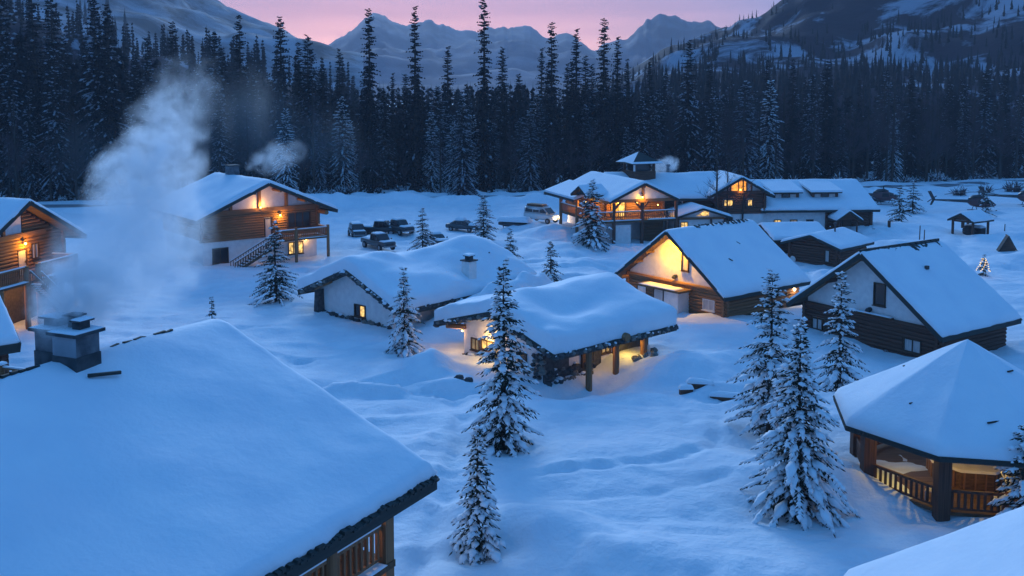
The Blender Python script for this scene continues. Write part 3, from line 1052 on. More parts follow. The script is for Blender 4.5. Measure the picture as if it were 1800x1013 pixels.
# ---- two-storey chalet behind the smoke
t = thing('log_chalet', 'two storey chalet with outside stairs and corner balcony behind smoke', CABIN, (-26.32, 108.06, 0), 0.663)
h = House(t, 16.29, 14.88, 5.3, 8.81, of=2.2, ob=1.2, os=1.5)
h.roof(0.42, 13, 0.08, edge=0.4, tw=0.34)
h.walls()
G = {'f': [(0.2, 1.2, 2.5, 4.8), (3.0, 5.9, 3.35, 5.15)]}
h.logs(2.6, 5.6, 'frl', 0.30, 'log', gaps=G)
h.stick('tie_beam', (-6.9, 2.0, 5.72), (6.9, 2.0, 5.72), 0.34, 0.36, 'log')
h.stick('gable_post', (-0.3, 2.02, 5.9), (-0.3, 2.02, 8.4), 0.3, 0.3, 'log')
h.stick('gable_post', (2.9, 2.02, 5.9), (2.9, 2.02, h.roof_z(2.9) - .2), 0.3, 0.3, 'log')
h.stick('gable_post', (-3.6, 2.02, 5.9), (-3.6, 2.02, h.roof_z(3.6) - .2), 0.3, 0.3, 'log')
for x in (-4.5, -1.6, 1.4, 4.4):
    h.stick('purlin', (x, 0.1, h.roof_z(x) - 0.36), (x, 2.3, h.roof_z(x) - 0.36), 0.3, 0.3, 'log', 'round')
h.stick('purlin', (6.9, 0.1, 5.05), (6.9, 3.2, 5.05), 0.5, 0.5, 'log', 'round')
h.door('f', 0.28, 1.12, 2.62, 4.7, 'curtain')
h.window('f', 3.05, 5.85, 3.4, 5.1, 'dark_glass', n=3)
h.window('f', 3.1, 4.95, 0.35, 1.75, ['lit_pane', 'dim_pane', 'lit_pane'], n=3, proud=0.1)
h.window('f', -5.7, -3.9, 0.25, 1.9, 'dark_glass', n=2, proud=0.1)
fo = h.part('balcony_floor', MB().box(0.6, 6.9, -0.5, 2.02, 2.28, 2.46), 'plank')
link('snow_pad', slab_snow(3.2, 6.85, -0.48, 0.3, 2.462, 0.10, 2), fo)
h.railing((0.9, -0.4, 2.46), (2.75, -0.4, 2.46), gap=0.22)
h.railing((2.95, -0.4, 2.46), (6.6, -0.4, 2.46), gap=0.22)
h.railing((6.75, -0.3, 2.46), (6.75, 2.2, 2.46), gap=0.22)
for x, y in ((2.85, -0.4), (6.75, -0.42)):
    h.post((x, y, -0.8), (x, y, 3.75), 0.34)
h.stairs((0.5, -0.35, 2.4), (-4.7, -0.35, -0.2), (0, -1.15, 0))
h.lamp((-0.3, 1.72, 6.0), 114, (1.0, .50, .12), off=(0.0, -0.2, 0.25))
h.lamp((2.05, 1.8, 4.95), 130, (1.0, .52, .06))
h.lamp((5.2, 1.9, 1.95), 27, WARM)
ch = h.part('chimney', MB().box(-0.3, 0.9, 10.2, 11.4, 7.8, 10.0), 'chimney_plaster')
link('cap', MB().box(-0.42, 1.02, 10.08, 11.52, 10.0, 10.12).mesh('cap', 'soot'), ch)

# ---- chalet at the left edge
t = thing('log_chalet', 'log chalet with glowing porch lamp and balcony at left edge', CABIN, (-38.61, 79.66, 0), 1.354)
h = House(t, 13.73, 12.0, 6.33, 10.04, of=1.6, os=1.2)
h.roof(0.36, 21, 0.06, edge=0.35, tw=0.34)
h.walls(base=-1.0, mat='chinking')
G = {'f': [(0.1, 1.25, 3.7, 6.0), (1.75, 2.75, 4.9, 6.3)]}
h.logs(3.9, 7.1, 'frl', 0.32, 'log', gaps=G)
for k in range(8):                                 # log gable above the beam
    z = 7.25 + k * 0.29
    x = (10.04 - 0.35 - z) / h.sl
    if x > 0.4:
        h.stick('log', (0.75 if z < 9.0 else -x, 1.5, z), (x, 1.5, z), 0.31, 0.31, 'log', 'round', h.wall_o)
gp = h.part('gable_panel', MB().prism([(-4.2, 1.45, 7.3), (0.7, 1.45, 7.3), (0.7, 1.45, 9.2), (-0.8, 1.45, 9.2)], (0, 0.13, 0)), 'stucco')
h.stick('gable_post', (-1.5, 1.36, 7.3), (-1.5, 1.36, 9.0), 0.26, 0.26, 'log')
h.stick('tie_beam', (-6.2, 1.36, 7.18), (3.4, 1.36, 7.18), 0.32, 0.32, 'log')
h.door('f', 0.15, 1.2, 3.86, 5.95, 'curtain')
h.window('f', 1.8, 2.7, 4.95, 6.25, 'curtain', n=2)
h.window('f', -4.2, -2.4, 4.8, 6.2, 'dark_glass', n=2)
fo = h.part('balcony_floor', MB().box(-6.6, 4.4, -0.9, 1.4, 3.62, 3.84), 'plank')
link('snow_pad', slab_snow(-6.5, -1.8, -1.05, -0.55, 3.842, 0.12, 4), fo)
link('snow_pad', slab_snow(-0.3, 4.4, -1.05, -0.5, 3.842, 0.12, 6), fo)
h.railing((-6.5, -0.8, 3.84), (-1.75, -0.8, 3.84), 1.15, 0.2)
h.railing((-0.3, -0.8, 3.84), (4.3, -0.8, 3.84), 1.15, 0.2)
h.railing((4.35, -0.7, 3.84), (4.35, 1.5, 3.84), 1.15, 0.2)
for x in (-4.6, -1.75, -0.35, 4.3):
    h.post((x, -0.8, -0.6), (x, -0.8, 5.1 if x > -2 else 3.7), 0.42)
h.stairs((-1.6, -1.05, 3.7), (1.5, -1.05, 1.0), (0, -1.0, 0))
h.lamp((0.75, 1.15, 6.45), 210, (1.0, .47, .03))
h.lamp((-2.9, 1.1, 3.1), 130, (1.0, .5, .10))
h.lamp((-0.2, 0.3, 3.0), 90, (1.0, .5, .10))

# ---- low cabin with the wavy roof
t = thing('low_cabin', 'low cabin under wavy snow roof carrying one square chimney', 'cabin', (-13.45, 80.04, 0), -0.72)
h = House(t, 12.52, 16.5, 1.89, 4.42, of=1.0, os=1.7, deck=0.3)
lump1 = lambda X, Y: (-0.55 * np.exp(-((X - 1.6) / 2.2) ** 2 - ((Y - 6.6) / 3.0) ** 2) + 0.35 * np.exp(-((X - 2.0) / 3.0) ** 2 - ((Y - 14.4) / 3.0) ** 2)
                       - 0.4 * np.exp(-((X - 5.0) / 2.0) ** 2 - ((Y - 10.2) / 2.4) ** 2))
h.roof(1.08, 31, 0.24, lump1, edge=0.8, foot=0.7, tw=0.42, deckmat='fascia')
h.walls(base=-1.5)
h.stones_along([(-6.2, -0.05, 1.72), (0, -0.05, 4.22), (6.2, -0.05, 1.72)], 44, 0.38, 5, h.roof_o, 0.42)
h.stones_along([(-6.25, 0, 1.75), (-6.25, 4, 1.75)], 9, 0.36, 6, h.roof_o, 0.7)
h.stones_along([(6.3, 0, 1.75), (6.3, 7, 1.75)], 16, 0.36, 7, h.roof_o, 0.7)
h.stones_along([(-4.5, 0.92, 0.25), (4.5, 0.92, 0.1)], 26, 0.42, 8, h.wall_o, 0.15)
h.stones_along([(-4.5, 0.92, -0.05), (4.5, 0.92, -0.25)], 24, 0.42, 9, h.wall_o, 0.1)
h.stick('eave_beam', (-4.6, 0.2, 2.2), (-2.2, 0.2, 3.15), 0.3, 0.32, 'log')
pl = h.part('pillar', MB().prism([(-4.75, 0.3, -.6), (-4.05, 0.3, -.6), (-4.15, 0.3, 2.15), (-4.5, 0.3, 2.05)], (0, .8, 0)), 'stone')
h.window('f', -0.15, 1.25, 0.42, 1.45, ['dark_glass', 'lit_pane'], n=2, proud=0.1)
ch = h.part('chimney', MB().box(4.3, 5.2, 9.0, 9.9, 1.8, 4.45), 'stucco')
link('cap', MB().box(4.2, 5.3, 8.9, 10.0, 4.45, 4.55).mesh('cap', 'soot'), ch)
link('flue', MB().box(4.5, 5.0, 9.2, 9.7, 4.553, 4.85).box(4.38, 5.12, 9.08, 9.82, 4.853, 4.93).mesh('flue', 'soot'), ch)
link('snow_pad', slab_snow(4.3, 5.2, 9.0, 9.9, 4.93, 0.12, 3), ch)
ch2 = h.part('vent_pipe', MB().cyl((3.0, 13.6, 2.6), (3.0, 13.6, 4.3), 0.07).cyl((3.0, 13.6, 4.2), (3.3, 13.6, 4.5), 0.06).cyl((3.0, 13.6, 4.2), (2.7, 13.6, 4.5), 0.06), 'metal')

# ---- low cabin with the porch
t = thing('low_cabin', 'low cabin with thick snow roof and lit log porch behind spruce', 'cabin', (-1.45, 67.83, -0.05), -0.836)
h = House(t, 12.5, 12.31, 1.98, 3.75, of=1.0, os=2.1, deck=0.3)
lump2 = lambda X, Y: (-0.62 * np.exp(-((X - 2.9) / 1.4) ** 2 - ((Y - 5.2) / 2.3) ** 2) + 0.22 * np.exp(-((X - 4.9) / 1.0) ** 2 - ((Y - 6.0) / 3.0) ** 2)
                      + 0.25 * np.exp(-((X - 0.4) / 1.6) ** 2 - ((Y - 11.0) / 2.0) ** 2))
h.roof(1.12, 37, 0.22, lump2, edge=0.75, foot=0.8, tw=0.42, deckmat='fascia')
h.walls(base=-2.4)
h.stones_along([(-6.2, -0.05, 1.80), (0, -0.05, 3.55), (6.2, -0.05, 1.8)], 46, 0.38, 15, h.roof_o, 0.42)
h.stones_along([(6.3, 0, 1.78), (6.3, 12.3, 1.78)], 44, 0.38, 16, h.roof_o, 0.38)
h.stones_along([(-6.3, 0, 1.78), (-6.3, 5, 1.78)], 12, 0.36, 17, h.roof_o, 0.7)
for r_, z in enumerate((-0.2, -0.55, -0.9)):
    h.stones_along([(-4.15, 0.9, z), (4.1, 0.9, z - .1)], 22, 0.42, 18 + r_, h.wall_o, 0.15)
for r_, z in enumerate((1.3, 0.95, 0.6, 0.25)):
    h.stones_along([(3.4, 0.85, z), (4.25, 0.85, z)], 4, 0.44, 28 + r_, h.wall_o, 0.2)
for r_, z in enumerate((0.15, -0.25, -0.65, -1.05)):
    h.stones_along([(4.25, 1.2, z), (4.25, 6.0, z - .1)], 13, 0.44, 38 + r_, h.wall_o, 0.08)
h.stick('eave_beam', (-5.4, 0.4, 1.75), (-3.9, 1.0, 1.85), 0.36, 0.36, 'log', 'round')
h.window('f', -3.3, -2.35, 0.3, 1.2, 'dim_pane', n=2, proud=0.1)
h.window('f', -2.2, -0.9, 0.55, 1.3, 'lit_pane', n=2, proud=0.1, label='brightly lit window behind the spruce')
h.window('f', 1.7, 2.6, 0.15, 1.15, 'dark_glass', n=1, proud=0.1)
h.window('r', 6.6, 7.6, 0.4, 1.4, 'dim_pane', n=2, proud=0.1)
h.door('r', 4.6, 5.6, -0.9, 1.25)
for ya, yb, zt in ((0.98, 3.3, 1.5), (5.75, 6.5, 1.5), (7.8, 11.6, 1.55), (3.3, 4.5, 0.1)):
    h.part('stone_facing', MB().box(h.wx + .004, h.wx + .16, ya, yb, -2.3, zt), 'stone')
for k, (y, zb) in enumerate(((3.75, -1.5), (6.45, -1.5), (9.4, -0.8))):
    h.post((5.75, y, zb - .6), (5.75, y, 1.75), 0.46 if k < 2 else 0.52)
for r_, z in enumerate((-1.5, -1.2, -.9, -.6)):
    h.stones_along([(4.9 - r_ * .12, 1.6, z), (4.9 - r_ * .12, 5.4, z)], 10, 0.46, 60 + r_, h.wall_o, 0.25)
    h.stones_along([(4.9 - r_ * .12, 6.9, z + .2), (4.9 - r_ * .12, 8.6, z + .3)], 5, 0.46, 70 + r_, h.wall_o, 0.2)
h.stick('porch_beam', (5.75, 0.6, 1.62), (5.75, 11.8, 1.62), 0.3, 0.3, 'dark_log', 'round')
h.stick('roof_log_end', (5.2, 6.7, 2.12), (6.62, 6.7, 2.05), 0.56, 0.56, 'log_end', 'round')
h.lamp((-1.0, 0.65, 1.55), 110, (1.0, .60, .14), size=0.07)
h.lamp((-4.6, 1.2, 1.4), 60, (1.0, .55, .16), size=0.06)
h.lamp((4.75, 5.4, 1.35), 30, (1.0, .55, .12), size=0.07, off=(0.5, 0, -.1))
h.lamp((4.9, 8.2, 1.2), 60, (1.0, .62, .10), size=0.07, off=(0.5, 0, -.2))

# ---- big roof in the foreground, seen from its ridge down to the near eave
t = thing('log_lodge_house', 'large house under broad smooth snow roof with twin stone chimneys', CABIN, (-11.01, 37.06, 0), rad(150.6))
h = House(t, 19.33, 30.0, 6.12, 10.19, of=1.2, os=2.4, deck=0.2)
h.roof(0.36, 41, 0.09, edge=0.4, tw=0.42, nx=90, ny=110, foot=0.35)
h.walls(base=-1.0)
h.logs(3.4, 6.6, 'l', 0.32, 'log')
for k in range(88):
    y = 0.05 + 12.8 * k / 88
    hh_ = random.uniform(0.06, 0.2)
    h.stick('shingle', (-9.50, y, 6.12 + hh_ * .5), (-9.86, y + random.uniform(-.03, .03), 5.98 + hh_), 0.15, 0.05 + hh_ * .3, 'fascia', parent=h.roof_o)
h.post((-8.75, 1.55, -0.5), (-8.75, 1.55, 5.9), 0.44, 'log', 'box')
h.post((-8.75, 4.25, -0.5), (-8.75, 4.25, 5.9), 0.44, 'log')
h.post((-8.75, 9.0, -0.5), (-8.75, 9.0, 5.9), 0.44, 'log')
fo = h.part('balcony_floor', MB().box(-9.0, -7.25, 1.3, 12.0, 3.45, 3.68), 'plank')
link('snow_pad', slab_snow(-9.05, -8.5, 1.8, 4.0, 3.682, 0.10, 4), fo)
h.railing((-8.75, 1.8, 3.75), (-8.75, 4.05, 3.75), 1.15, 0.27, thick=0.10)
h.railing((-8.75, 4.5, 3.75), (-8.75, 8.8, 3.75), 1.15, 0.27, thick=0.10)
h.window('l', 1.6, 3.0, 4.2, 5.6, 'dim_pane', n=2)
h.lamp((-7.5, 2.6, 5.5), 30, (1.0, .66, .36), size=0.07, off=(-0.4, 0, -.1))
h.lamp((-7.9, 2.9, 3.2), 34, (1.0, .62, .34), size=0.07, off=(-0.3, 0, -.2))
for (cx, cy, hs, zt, nm) in ((-0.3, 6.4, 0.48, 11.25, 'front'), (0.93, 6.2, 0.46, 11.2, 'rear')):
    ch = link('chimney', MB().box(-hs, hs, -hs, hs, -1.9, 0).mesh('chimney', 'chimney_plaster'), t, Matrix.Translation((cx, cy, zt)) @ Matrix.Rotation(rad(6), 4, 'Z'))
    link('soot_band', MB().box(-hs - .03, hs + .03, -hs - .03, hs + .03, -1.9, -.66).mesh('soot_band', 'soot'), ch)
    link('cap', MB().box(-hs - .14, hs + .14, -hs - .14, hs + .14, 0, .10).mesh('cap', 'soot'), ch)
    link('snow_pad', slab_snow(-hs - .12, hs + .12, -hs - .12, hs + .12, .101, 0.05, 3), ch)
    if nm == 'front':
        link('snow_plaster', slab_snow(-hs - .02, hs + .02, -.70, 0.0, 0, .025, 7, 12), ch, Matrix.Translation((0, hs - .004, 0)) @ Matrix.Rotation(rad(-90), 4, 'X') @ Matrix.Scale(-1, 4, (0, 1, 0))).data.materials[0] = MAT['thin_shaded_snow']
        link('flue', MB().box(-.34, -.02, -.26, .16, .1, .36).mesh('flue', 'soot'), ch)
        link('flue', MB().box(.06, .36, -.34, -.02, .1, .46).mesh('flue', 'soot'), ch)
        link('rain_plate', MB().box(-.02, .52, -.46, .06, .50, .55).mesh('rain_plate', 'metal'), ch)
        link('rain_plate', MB().box(-.46, .0, -.34, .24, .40, .45).mesh('rain_plate', 'metal'), ch)
        link('snow_pad', slab_snow(-.46, -.05, -.34, .24, .452, .05, 5), ch)
    else:
        link('flue', MB().box(-.34, .26, -.26, .26, .1, .34).mesh('flue', 'soot'), ch)
        link('rain_plate', MB().box(-.44, .40, -.38, .36, .38, .43).mesh('rain_plate', 'metal'), ch)
        link('snow_pad', slab_snow(-.42, .38, -.36, .34, .432, .05, 6), ch)
for k in range(44):
    y = 0.9 + k * 0.33
    if 4.9 < y < 7.2 or random.random() < (.25 if y < 4.9 else .1) or y < 2.2:
        continue
    h.stick('ridge_shingle', (0.05, y, 10.41 + random.uniform(-.05, .03)), (-0.05, y + random.uniform(.3, .6), 10.41 + random.uniform(-.05, .03)), 0.10, 0.09, 'fascia', parent=h.roof_o)
h.stick('flashing', (-1.55, 5.75, 9.98), (-1.2, 6.7, 10.06), 0.10, 0.10, 'fascia', parent=h.roof_o)

# ---- roof corner lower right
def house_at_back_corner(P, rz, w, l, e, slope):
    c, s = math.cos(rz), math.sin(rz)
    ox = P[0] - (c * (-w / 2) - s * l)
    oy = P[1] - (s * (-w / 2) + c * l)
    return (ox, oy), e + slope * w / 2


rz = rad(-27)
(ox, oy), rr_ = house_at_back_corner((9.72, 28.1), rz, 13.0, 16.0, 4.6, 0.64)
t = thing('log_house', 'snow covered roof corner poking in at lower right', CABIN, (ox, oy, 0), rz)
h = House(t, 13.0, 16.0, 4.6, rr_, of=1.0, ob=1.0, os=1.0)
h.roof(0.45, 51, 0.06, edge=0.55, tw=0.3, nx=70, ny=70)
h.walls(base=-1.0)
h.logs(0, 4.4, 'lb', 0.32, 'log')

# ---- roof corner at the left edge
rz = rad(130.5)
c, s = math.cos(rz), math.sin(rz)
t = thing('log_house', 'steep snow covered roof tip at the left edge below the chalet', CABIN, (-29.4 + 4.5 * c, 58.6 + 4.5 * s, 0), rz)
h = House(t, 9.0, 12.0, 3.9, 6.2, of=0.8, os=0.9)
h.roof(0.3, 61, 0.04, edge=0.3, tw=0.55)
h.walls(base=-1.0)
h.logs(0, 3.9, 'fl', 0.32, 'dark_log')

t = thing('wooden_deck', 'small wooden deck with snowy railing behind the chimneys', 'deck', (-26.6, 52.6, 0), rad(-20))
h = House(t, 5, 5, 3, 3)
h.part('floor', MB().box(-3.4, 1.3, -2.0, 2.2, 2.0, 2.2), 'plank')
h.railing((-3.3, 2.1, 2.2), (0.0, 2.1, 2.2), 1.0, .3)
h.railing((1.2, -1.9, 2.2), (1.2, 2.1, 2.2), 1.0, .3)
h.railing((-3.3, -1.9, 2.2), (1.2, -1.9, 2.2), 1.0, .3)
for x, y in ((1.2, 2.1), (1.2, -1.9), (-3.3, -1.9), (-3.3, 2.1)):
    h.post((x, y, -1), (x, y, 3.4), .3)
    link('snow_pad', slab_snow(x - .22, x + .22, y - .22, y + .22, 3.4, .18, 3), t)

# ================================================================== the main lodge
LX, LY = 16.45, 123.12
t = thing('main_lodge', 'long two storey lodge with glowing balconies, cupola and dormers', 'lodge', (LX, LY, 0), 0)


def LF(x, y, rz, z=0.0):
    return frame2(x - LX, y - LY, rz, z)


# balcony wing with the front gable
h = House(t, 9.5, 16.5, 5.2, 7.38, LF(16.45, 123.12, 0.33), of=3.0, ob=0.6, os=0.9)
h.roof(0.36, 71, 0.05, edge=0.3, tw=0.3)
h.walls()
h.logs(2.9, 5.5, 'frl', 0.3, 'log', gaps={'f': [(-3.4, -1.2, 2.8, 5.0)]})
h.part('gable_panel', MB().prism([(-4.0, 0.5, 5.3), (4.0, 0.5, 5.3), (0, 0.5, 7.1)], (0, .15, 0)), 'stucco')
h.stick('tie_beam', (-4.4, 0.35, 5.2), (4.4, 0.35, 5.2), 0.3, 0.34, 'log')
h.stick('gable_post', (-0.1, 0.35, 5.4), (-0.1, 0.35, 7.0), 0.26, 0.26, 'log')
h.stick('purlin', (0, 0.05, 6.95), (0, 0.6, 6.95), .3, .3, 'dark_log', 'round')
fo = h.part('balcony_floor', MB().box(-6.6, 4.3, -0.4, 2.9, 2.62, 2.86).box(-6.6, -4.0, 2.9, 12.0, 2.62, 2.86), 'plank')
link('snow_pad', slab_snow(0.3, 4.2, -0.42, 0.35, 2.862, 0.16, 4), fo)
link('snow_pad', slab_snow(-6.5, -0.4, -0.42, -0.1, 2.862, 0.14, 4), fo)
for x in (-4.3, -0.5, 2.9, 4.2):
    h.post((x, -0.25, -0.8), (x, -0.25, 5.05 if x < 2.9 or x > 4 else 3.9), 0.44 if x != 2.9 else .3, 'dark_log')
for x, sg in ((-4.3, 1), (-0.5, -1), (-0.5, 1)):
    h.stick('brace', (x, -0.2, 4.2), (x + sg * 0.95, -0.1, 5.1), .2, .22, 'dark_log')
h.railing((-6.5, -0.3, 2.86), (-4.5, -0.3, 2.86), 1.05, .25)
h.railing((-4.1, -0.3, 2.86), (-0.7, -0.3, 2.86), 1.05, .25)
h.railing((-0.3, -0.3, 2.86), (4.1, -0.3, 2.86), 1.05, .25)
h.railing((-6.5, 0.0, 2.86), (-6.5, 6.1, 2.86), 1.05, .25)
h.railing((-6.5, 6.5, 2.86), (-6.5, 11.6, 2.86), 1.05, .25)
for y in (6.2, 11.8):
    h.post((-6.5, y, -0.8), (-6.5, y, 4.9), 0.42, 'log')
h.stick('brace', (-6.5, 6.4, 4.2), (-6.5, 7.3, 4.95), .2, .2, 'log')
h.stick('brace', (-6.5, 11.6, 4.2), (-6.5, 10.7, 4.95), .2, .2, 'log')
h.window('f', -3.3, -1.3, 2.9, 5.0, ['lit_orange', 'lit_pane'], n=2)
h.window('f', 0.9, 2.2, 3.4, 4.6, 'dark_glass', n=2)
h.window('l', 4.6, 6.0, 3.2, 4.8, 'lit_orange', n=2)
h.window('l', 8.0, 9.5, 0.4, 2.3, 'dark_glass', 'white_frame', n=2)
h.part('snow_screen', MB().box(-4.1, -1.9, -0.05, 0.1, -0.6, 2.3), 'stucco')
h.part('stair_screen', MB().box(0.0, 3.2, 1.2, 1.3, -0.6, 2.4), 'plank')
for k in range(6):
    h.stick('slat', (0.1, 1.12, 0.0 + k * .38), (3.1, 1.12, 0.0 + k * .38), .06, .16, 'plank')
h.lamp((-0.3, 0.1, 5.62), 87, (1.0, .52, .03))
h.lamp((-2.9, 1.6, 4.9), 330, (1.0, .45, .03))
h.lamp((-0.2, 1.9, 4.7), 200, (1.0, .55, .12), size=0.08)
h.lamp((2.6, 1.6, 4.4), 34, (1.0, .55, .16), size=0.06)
h.lamp((-5.4, 6.0, 4.6), 260, (1.0, .45, .04))
# west portico roof: a lean-to from the wing's eave with a small open gable
we = MB()
zl, zh = 4.95, 5.95
we.prism([(-7.3, 5.4, zl), (-3.4, 5.4, zh + .1), (-3.4, 16.6, zh + .1), (-7.3, 15.6, zl)], (0, 0, -0.18))
wr = h.part('portico_roof', we, 'soffit')
V = MB().prism([(-7.35, 5.3, zl + .02), (-3.3, 5.2, zh + .22), (-3.3, 16.7, zh + .22), (-7.35, 15.7, zl + .02)], (0, 0, 0.32))
link('roof_snow', V.mesh('roof_snow', 'roof_snow'), wr)
stick('eave_board', (-7.4, 5.3, zl - .08), (-7.4, 15.7, zl - .08), .08, .3, 'fascia', wr)
g = House(t, 3.4, 3.4, 5.75, 6.85, LF(16.45, 123.12, 0.33) @ frame2(-7.2, 3.9, rad(-78)), of=0.5, os=.3)
g.roof(0.25, 73, 0.03, edge=0.25, tw=0.24)
g.part('gable_panel', MB().prism([(-1.3, 0.5, 5.75), (1.3, 0.5, 5.75), (0, 0.5, 6.6)], (0, .1, 0)), 'fascia')

# long middle body
h = House(t, 14.0, 15.6, 4.62, 7.25, LF(12.6, 136.6, rad(-84.5)), of=0.5, os=0.8)
h.roof(0.42, 75, 0.10, edge=0.35, tw=0.3)
h.walls()
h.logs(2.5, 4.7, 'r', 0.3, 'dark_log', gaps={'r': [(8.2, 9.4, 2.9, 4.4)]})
h.window('r', 8.3, 9.3, 3.0, 4.3, 'dark_glass', 'white_frame', n=1)
h.part('chimney', MB().cyl((-0.4, 9.0, 6.8), (-0.4, 9.0, 8.3), .22, .22, 10).box(-.75, -.05, 8.75, 9.25, 8.3, 8.6), 'metal')

# gable with the orange window
h = House(t, 8.7, 9.0, 4.5, 6.95, LF(30.15, 130.5, 0.12, 0.5), of=0.7, os=1.2)
h.roof(0.3, 77, 0.05, edge=0.3, tw=0.32)
h.walls(base=-2.4)
h.logs(2.05, 4.9, 'frl', 0.3, 'dark_log', gaps={'f': [(-2.4, -0.9, 3.0, 4.0), (0.85, 1.75, 3.0, 4.0)]})
h.stick('tie_beam', (-3.6, 0.5, 4.95), (3.6, 0.5, 4.95), .3, .3, 'dark_log')
ow = h.part('gable_window', MB().prism([(-1.3, 0.66, 5.12), (0.75, 0.66, 5.12), (0.75, 0.66, 6.25), (0, 0.66, 6.65), (-1.3, 0.66, 5.95)], (0, -0.06, 0)), 'lit_orange')
ow['label'] = 'orange glowing gable window'
for x, zt in ((-1.35, 5.9), (-0.3, 6.4), (0.8, 6.2), (1.5, 5.85)):
    h.stick('gable_post', (x, 0.56, 5.1), (x, 0.56, zt), .14, .14, 'dark_log')
h.window('f', -2.3, -1.0, 3.05, 3.95, 'lit_pane', n=3, cross=False)
h.window('f', 0.95, 1.65, 3.05, 3.95, 'lit_pane', n=2)
h.window('f', -2.2, -1.0, 0.6, 1.6, 'dark_glass', n=2)
h.lamp((-0.1, 0.35, 5.25), 42, (1.0, .48, .04), size=0.07)

# east wing with two shed dormers
h = House(t, 15.6, 16.0, 2.95, 6.15, LF(32.4, 139.0, rad(-86)), of=0.4, ob=.9, os=1.0)
h.roof(0.36, 79, 0.05, edge=0.35, tw=0.3)
h.walls()
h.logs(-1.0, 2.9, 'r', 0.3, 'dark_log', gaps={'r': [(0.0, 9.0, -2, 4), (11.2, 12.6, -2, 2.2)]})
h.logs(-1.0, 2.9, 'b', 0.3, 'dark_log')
for a, p in ((2.5, 'lit_pane'), (4.7, 'dim_pane'), (6.9, 'dark_glass')):
    h.window('r', a - .5, a + .5, 0.75, 1.6, p, n=2, proud=0.1)
h.door('r', 11.3, 12.5, -0.8, 1.6, 'plank')
for y0 in (2.0, 7.4):
    dm = MB()
    zr = lambda x: h.roof_z(x)
    x0, x1 = 1.6, 5.2
    dm.prism([(x0, y0 + .35, zr(x0) - .05), (x1, y0 + .35, zr(x1) + .1), (x1, y0 + .35, 5.05), (x0, y0 + .35, zr(x0))], (0, 3.6, 0))
    d_o = h.part('dormer', dm, 'dark_log')
    rf_ = link('dormer_roof', MB().prism([(1.1, y0, 5.72), (5.75, y0, 4.98), (5.75, y0, 5.14), (1.1, y0, 5.88)], (0, 4.3, 0)).mesh('dormer_roof', 'fascia'), d_o)
    sn = MB().prism([(0.7, y0 - .05, 5.9), (5.85, y0 - .05, 5.14), (5.85, y0 - .05, 5.4), (0.7, y0 - .05, 6.22)], (0, 4.4, 0))
    link('roof_snow', sn.mesh('roof_snow', 'roof_snow'), d_o)
    for k in range(3):
        link('pane', MB().box(5.2, 5.24, y0 + .7 + k * 1.0, y0 + 1.5 + k * 1.0, 4.2, 4.85).mesh('pane', 'curtain' if k != 1 else 'dark_glass'), d_o)
g = House(t, 3.4, 3.2, 1.9, 3.1, LF(44.0, 129.4, 0.05), of=0.5, os=.4)
g.roof(0.25, 83, 0.03, edge=0.25, tw=0.22)
g.part('gable_panel', MB().prism([(-1.3, 0.5, 1.9), (1.3, 0.5, 1.9), (0, 0.5, 2.85)], (0, .1, 0)), 'dark_log')
for x in (-1.2, 1.2):
    g.post((x, .6, -.8), (x, .6, 1.95), .22, 'dark_log')
fo = h.part('side_deck', MB().box(5.4, 8.4, 14.9, 17.4, 0.3, 0.5), 'plank')
link('snow_pad', slab_snow(5.4, 8.4, 14.9, 17.4, .502, .25, 8), fo)
h.post((8.2, 17.2, -.8), (8.2, 17.2, 1.5), .4, 'dark_log')

# entrance gable between the wings
h = House(t, 7.4, 6.0, 2.75, 3.9, LF(24.2, 125.9, 0.14), of=0.8, os=0.7)
h.roof(0.3, 85, 0.05, edge=0.3, tw=0.26)
h.walls()
h.stick('tie_beam', (-3.0, 0.6, 2.55), (3.0, 0.6, 2.55), .26, .28, 'log')
h.window('f', -2.7, -1.7, 1.05, 2.1, 'lit_pane', n=2, proud=.1)
h.window('f', 0.0, 0.9, 0.9, 1.75, 'dim_pane', n=2, proud=.1)
h.window('f', 1.7, 2.4, 0.9, 1.75, 'lit_pane', n=2, proud=.1)
h.part('gable_window', MB().prism([(-0.6, 0.78, 2.85), (1.0, 0.78, 2.85), (1.0, .78, 3.3), (0.5, .78, 3.45)], (0, -.05, 0)), 'lit_pane')
for x in (-3.1, 0.0 + 1.2, 3.1):
    h.post((x, .35, -.8), (x, .35, 2.6), .28, 'dark_log')

# cupola
cu = h = House(t, 2, 2, 1, 1, LF(17.3, 136.0, 0.4))
h.part('cupola', MB().box(-1.65, 1.65, -1.65, 1.65, 5.8, 7.9), 'dark_log')
for x in (-1.45, 1.45):
    for y in (-1.45, 1.45):
        h.post((x, y, 7.9), (x, y, 9.0), .3, 'dark_log', 'box')
h.part('cupola_core', MB().box(-1.1, 1.1, -1.1, 1.1, 7.9, 9.0), 'dark_glass')
h.stick('corner_board', (-1.7, -1.7, 7.95), (-1.7, -1.7, 8.8), .2, .2, 'stucco')
q = 2.35
cr_ = h.part('cupola_roof', MB().add([(-q, -q, 8.95), (q, -q, 8.95), (q, q, 8.95), (-q, q, 8.95), (0, 0, 10.45)], [(0, 1, 4), (1, 2, 4), (2, 3, 4), (3, 0, 4), (3, 2, 1, 0)]), 'fascia')
link('roof_snow', MB().prism([(-q, -q - .03, 8.98), (q, -q - .03, 8.98), (q * .9, -q * .9, 9.13), (-q * .9, -q * .9, 9.13)], (0, 0, .1)).mesh('roof_snow', 'roof_snow'), cr_)
link('roof_snow', MB().add([(-q, -q, 9.0), (-q, q, 9.0), (-.1, 0, 10.47), (-q * .95, 0, 9.12)], [(0, 3, 2), (3, 1, 2)]).mesh('roof_snow', 'roof_snow'), cr_)

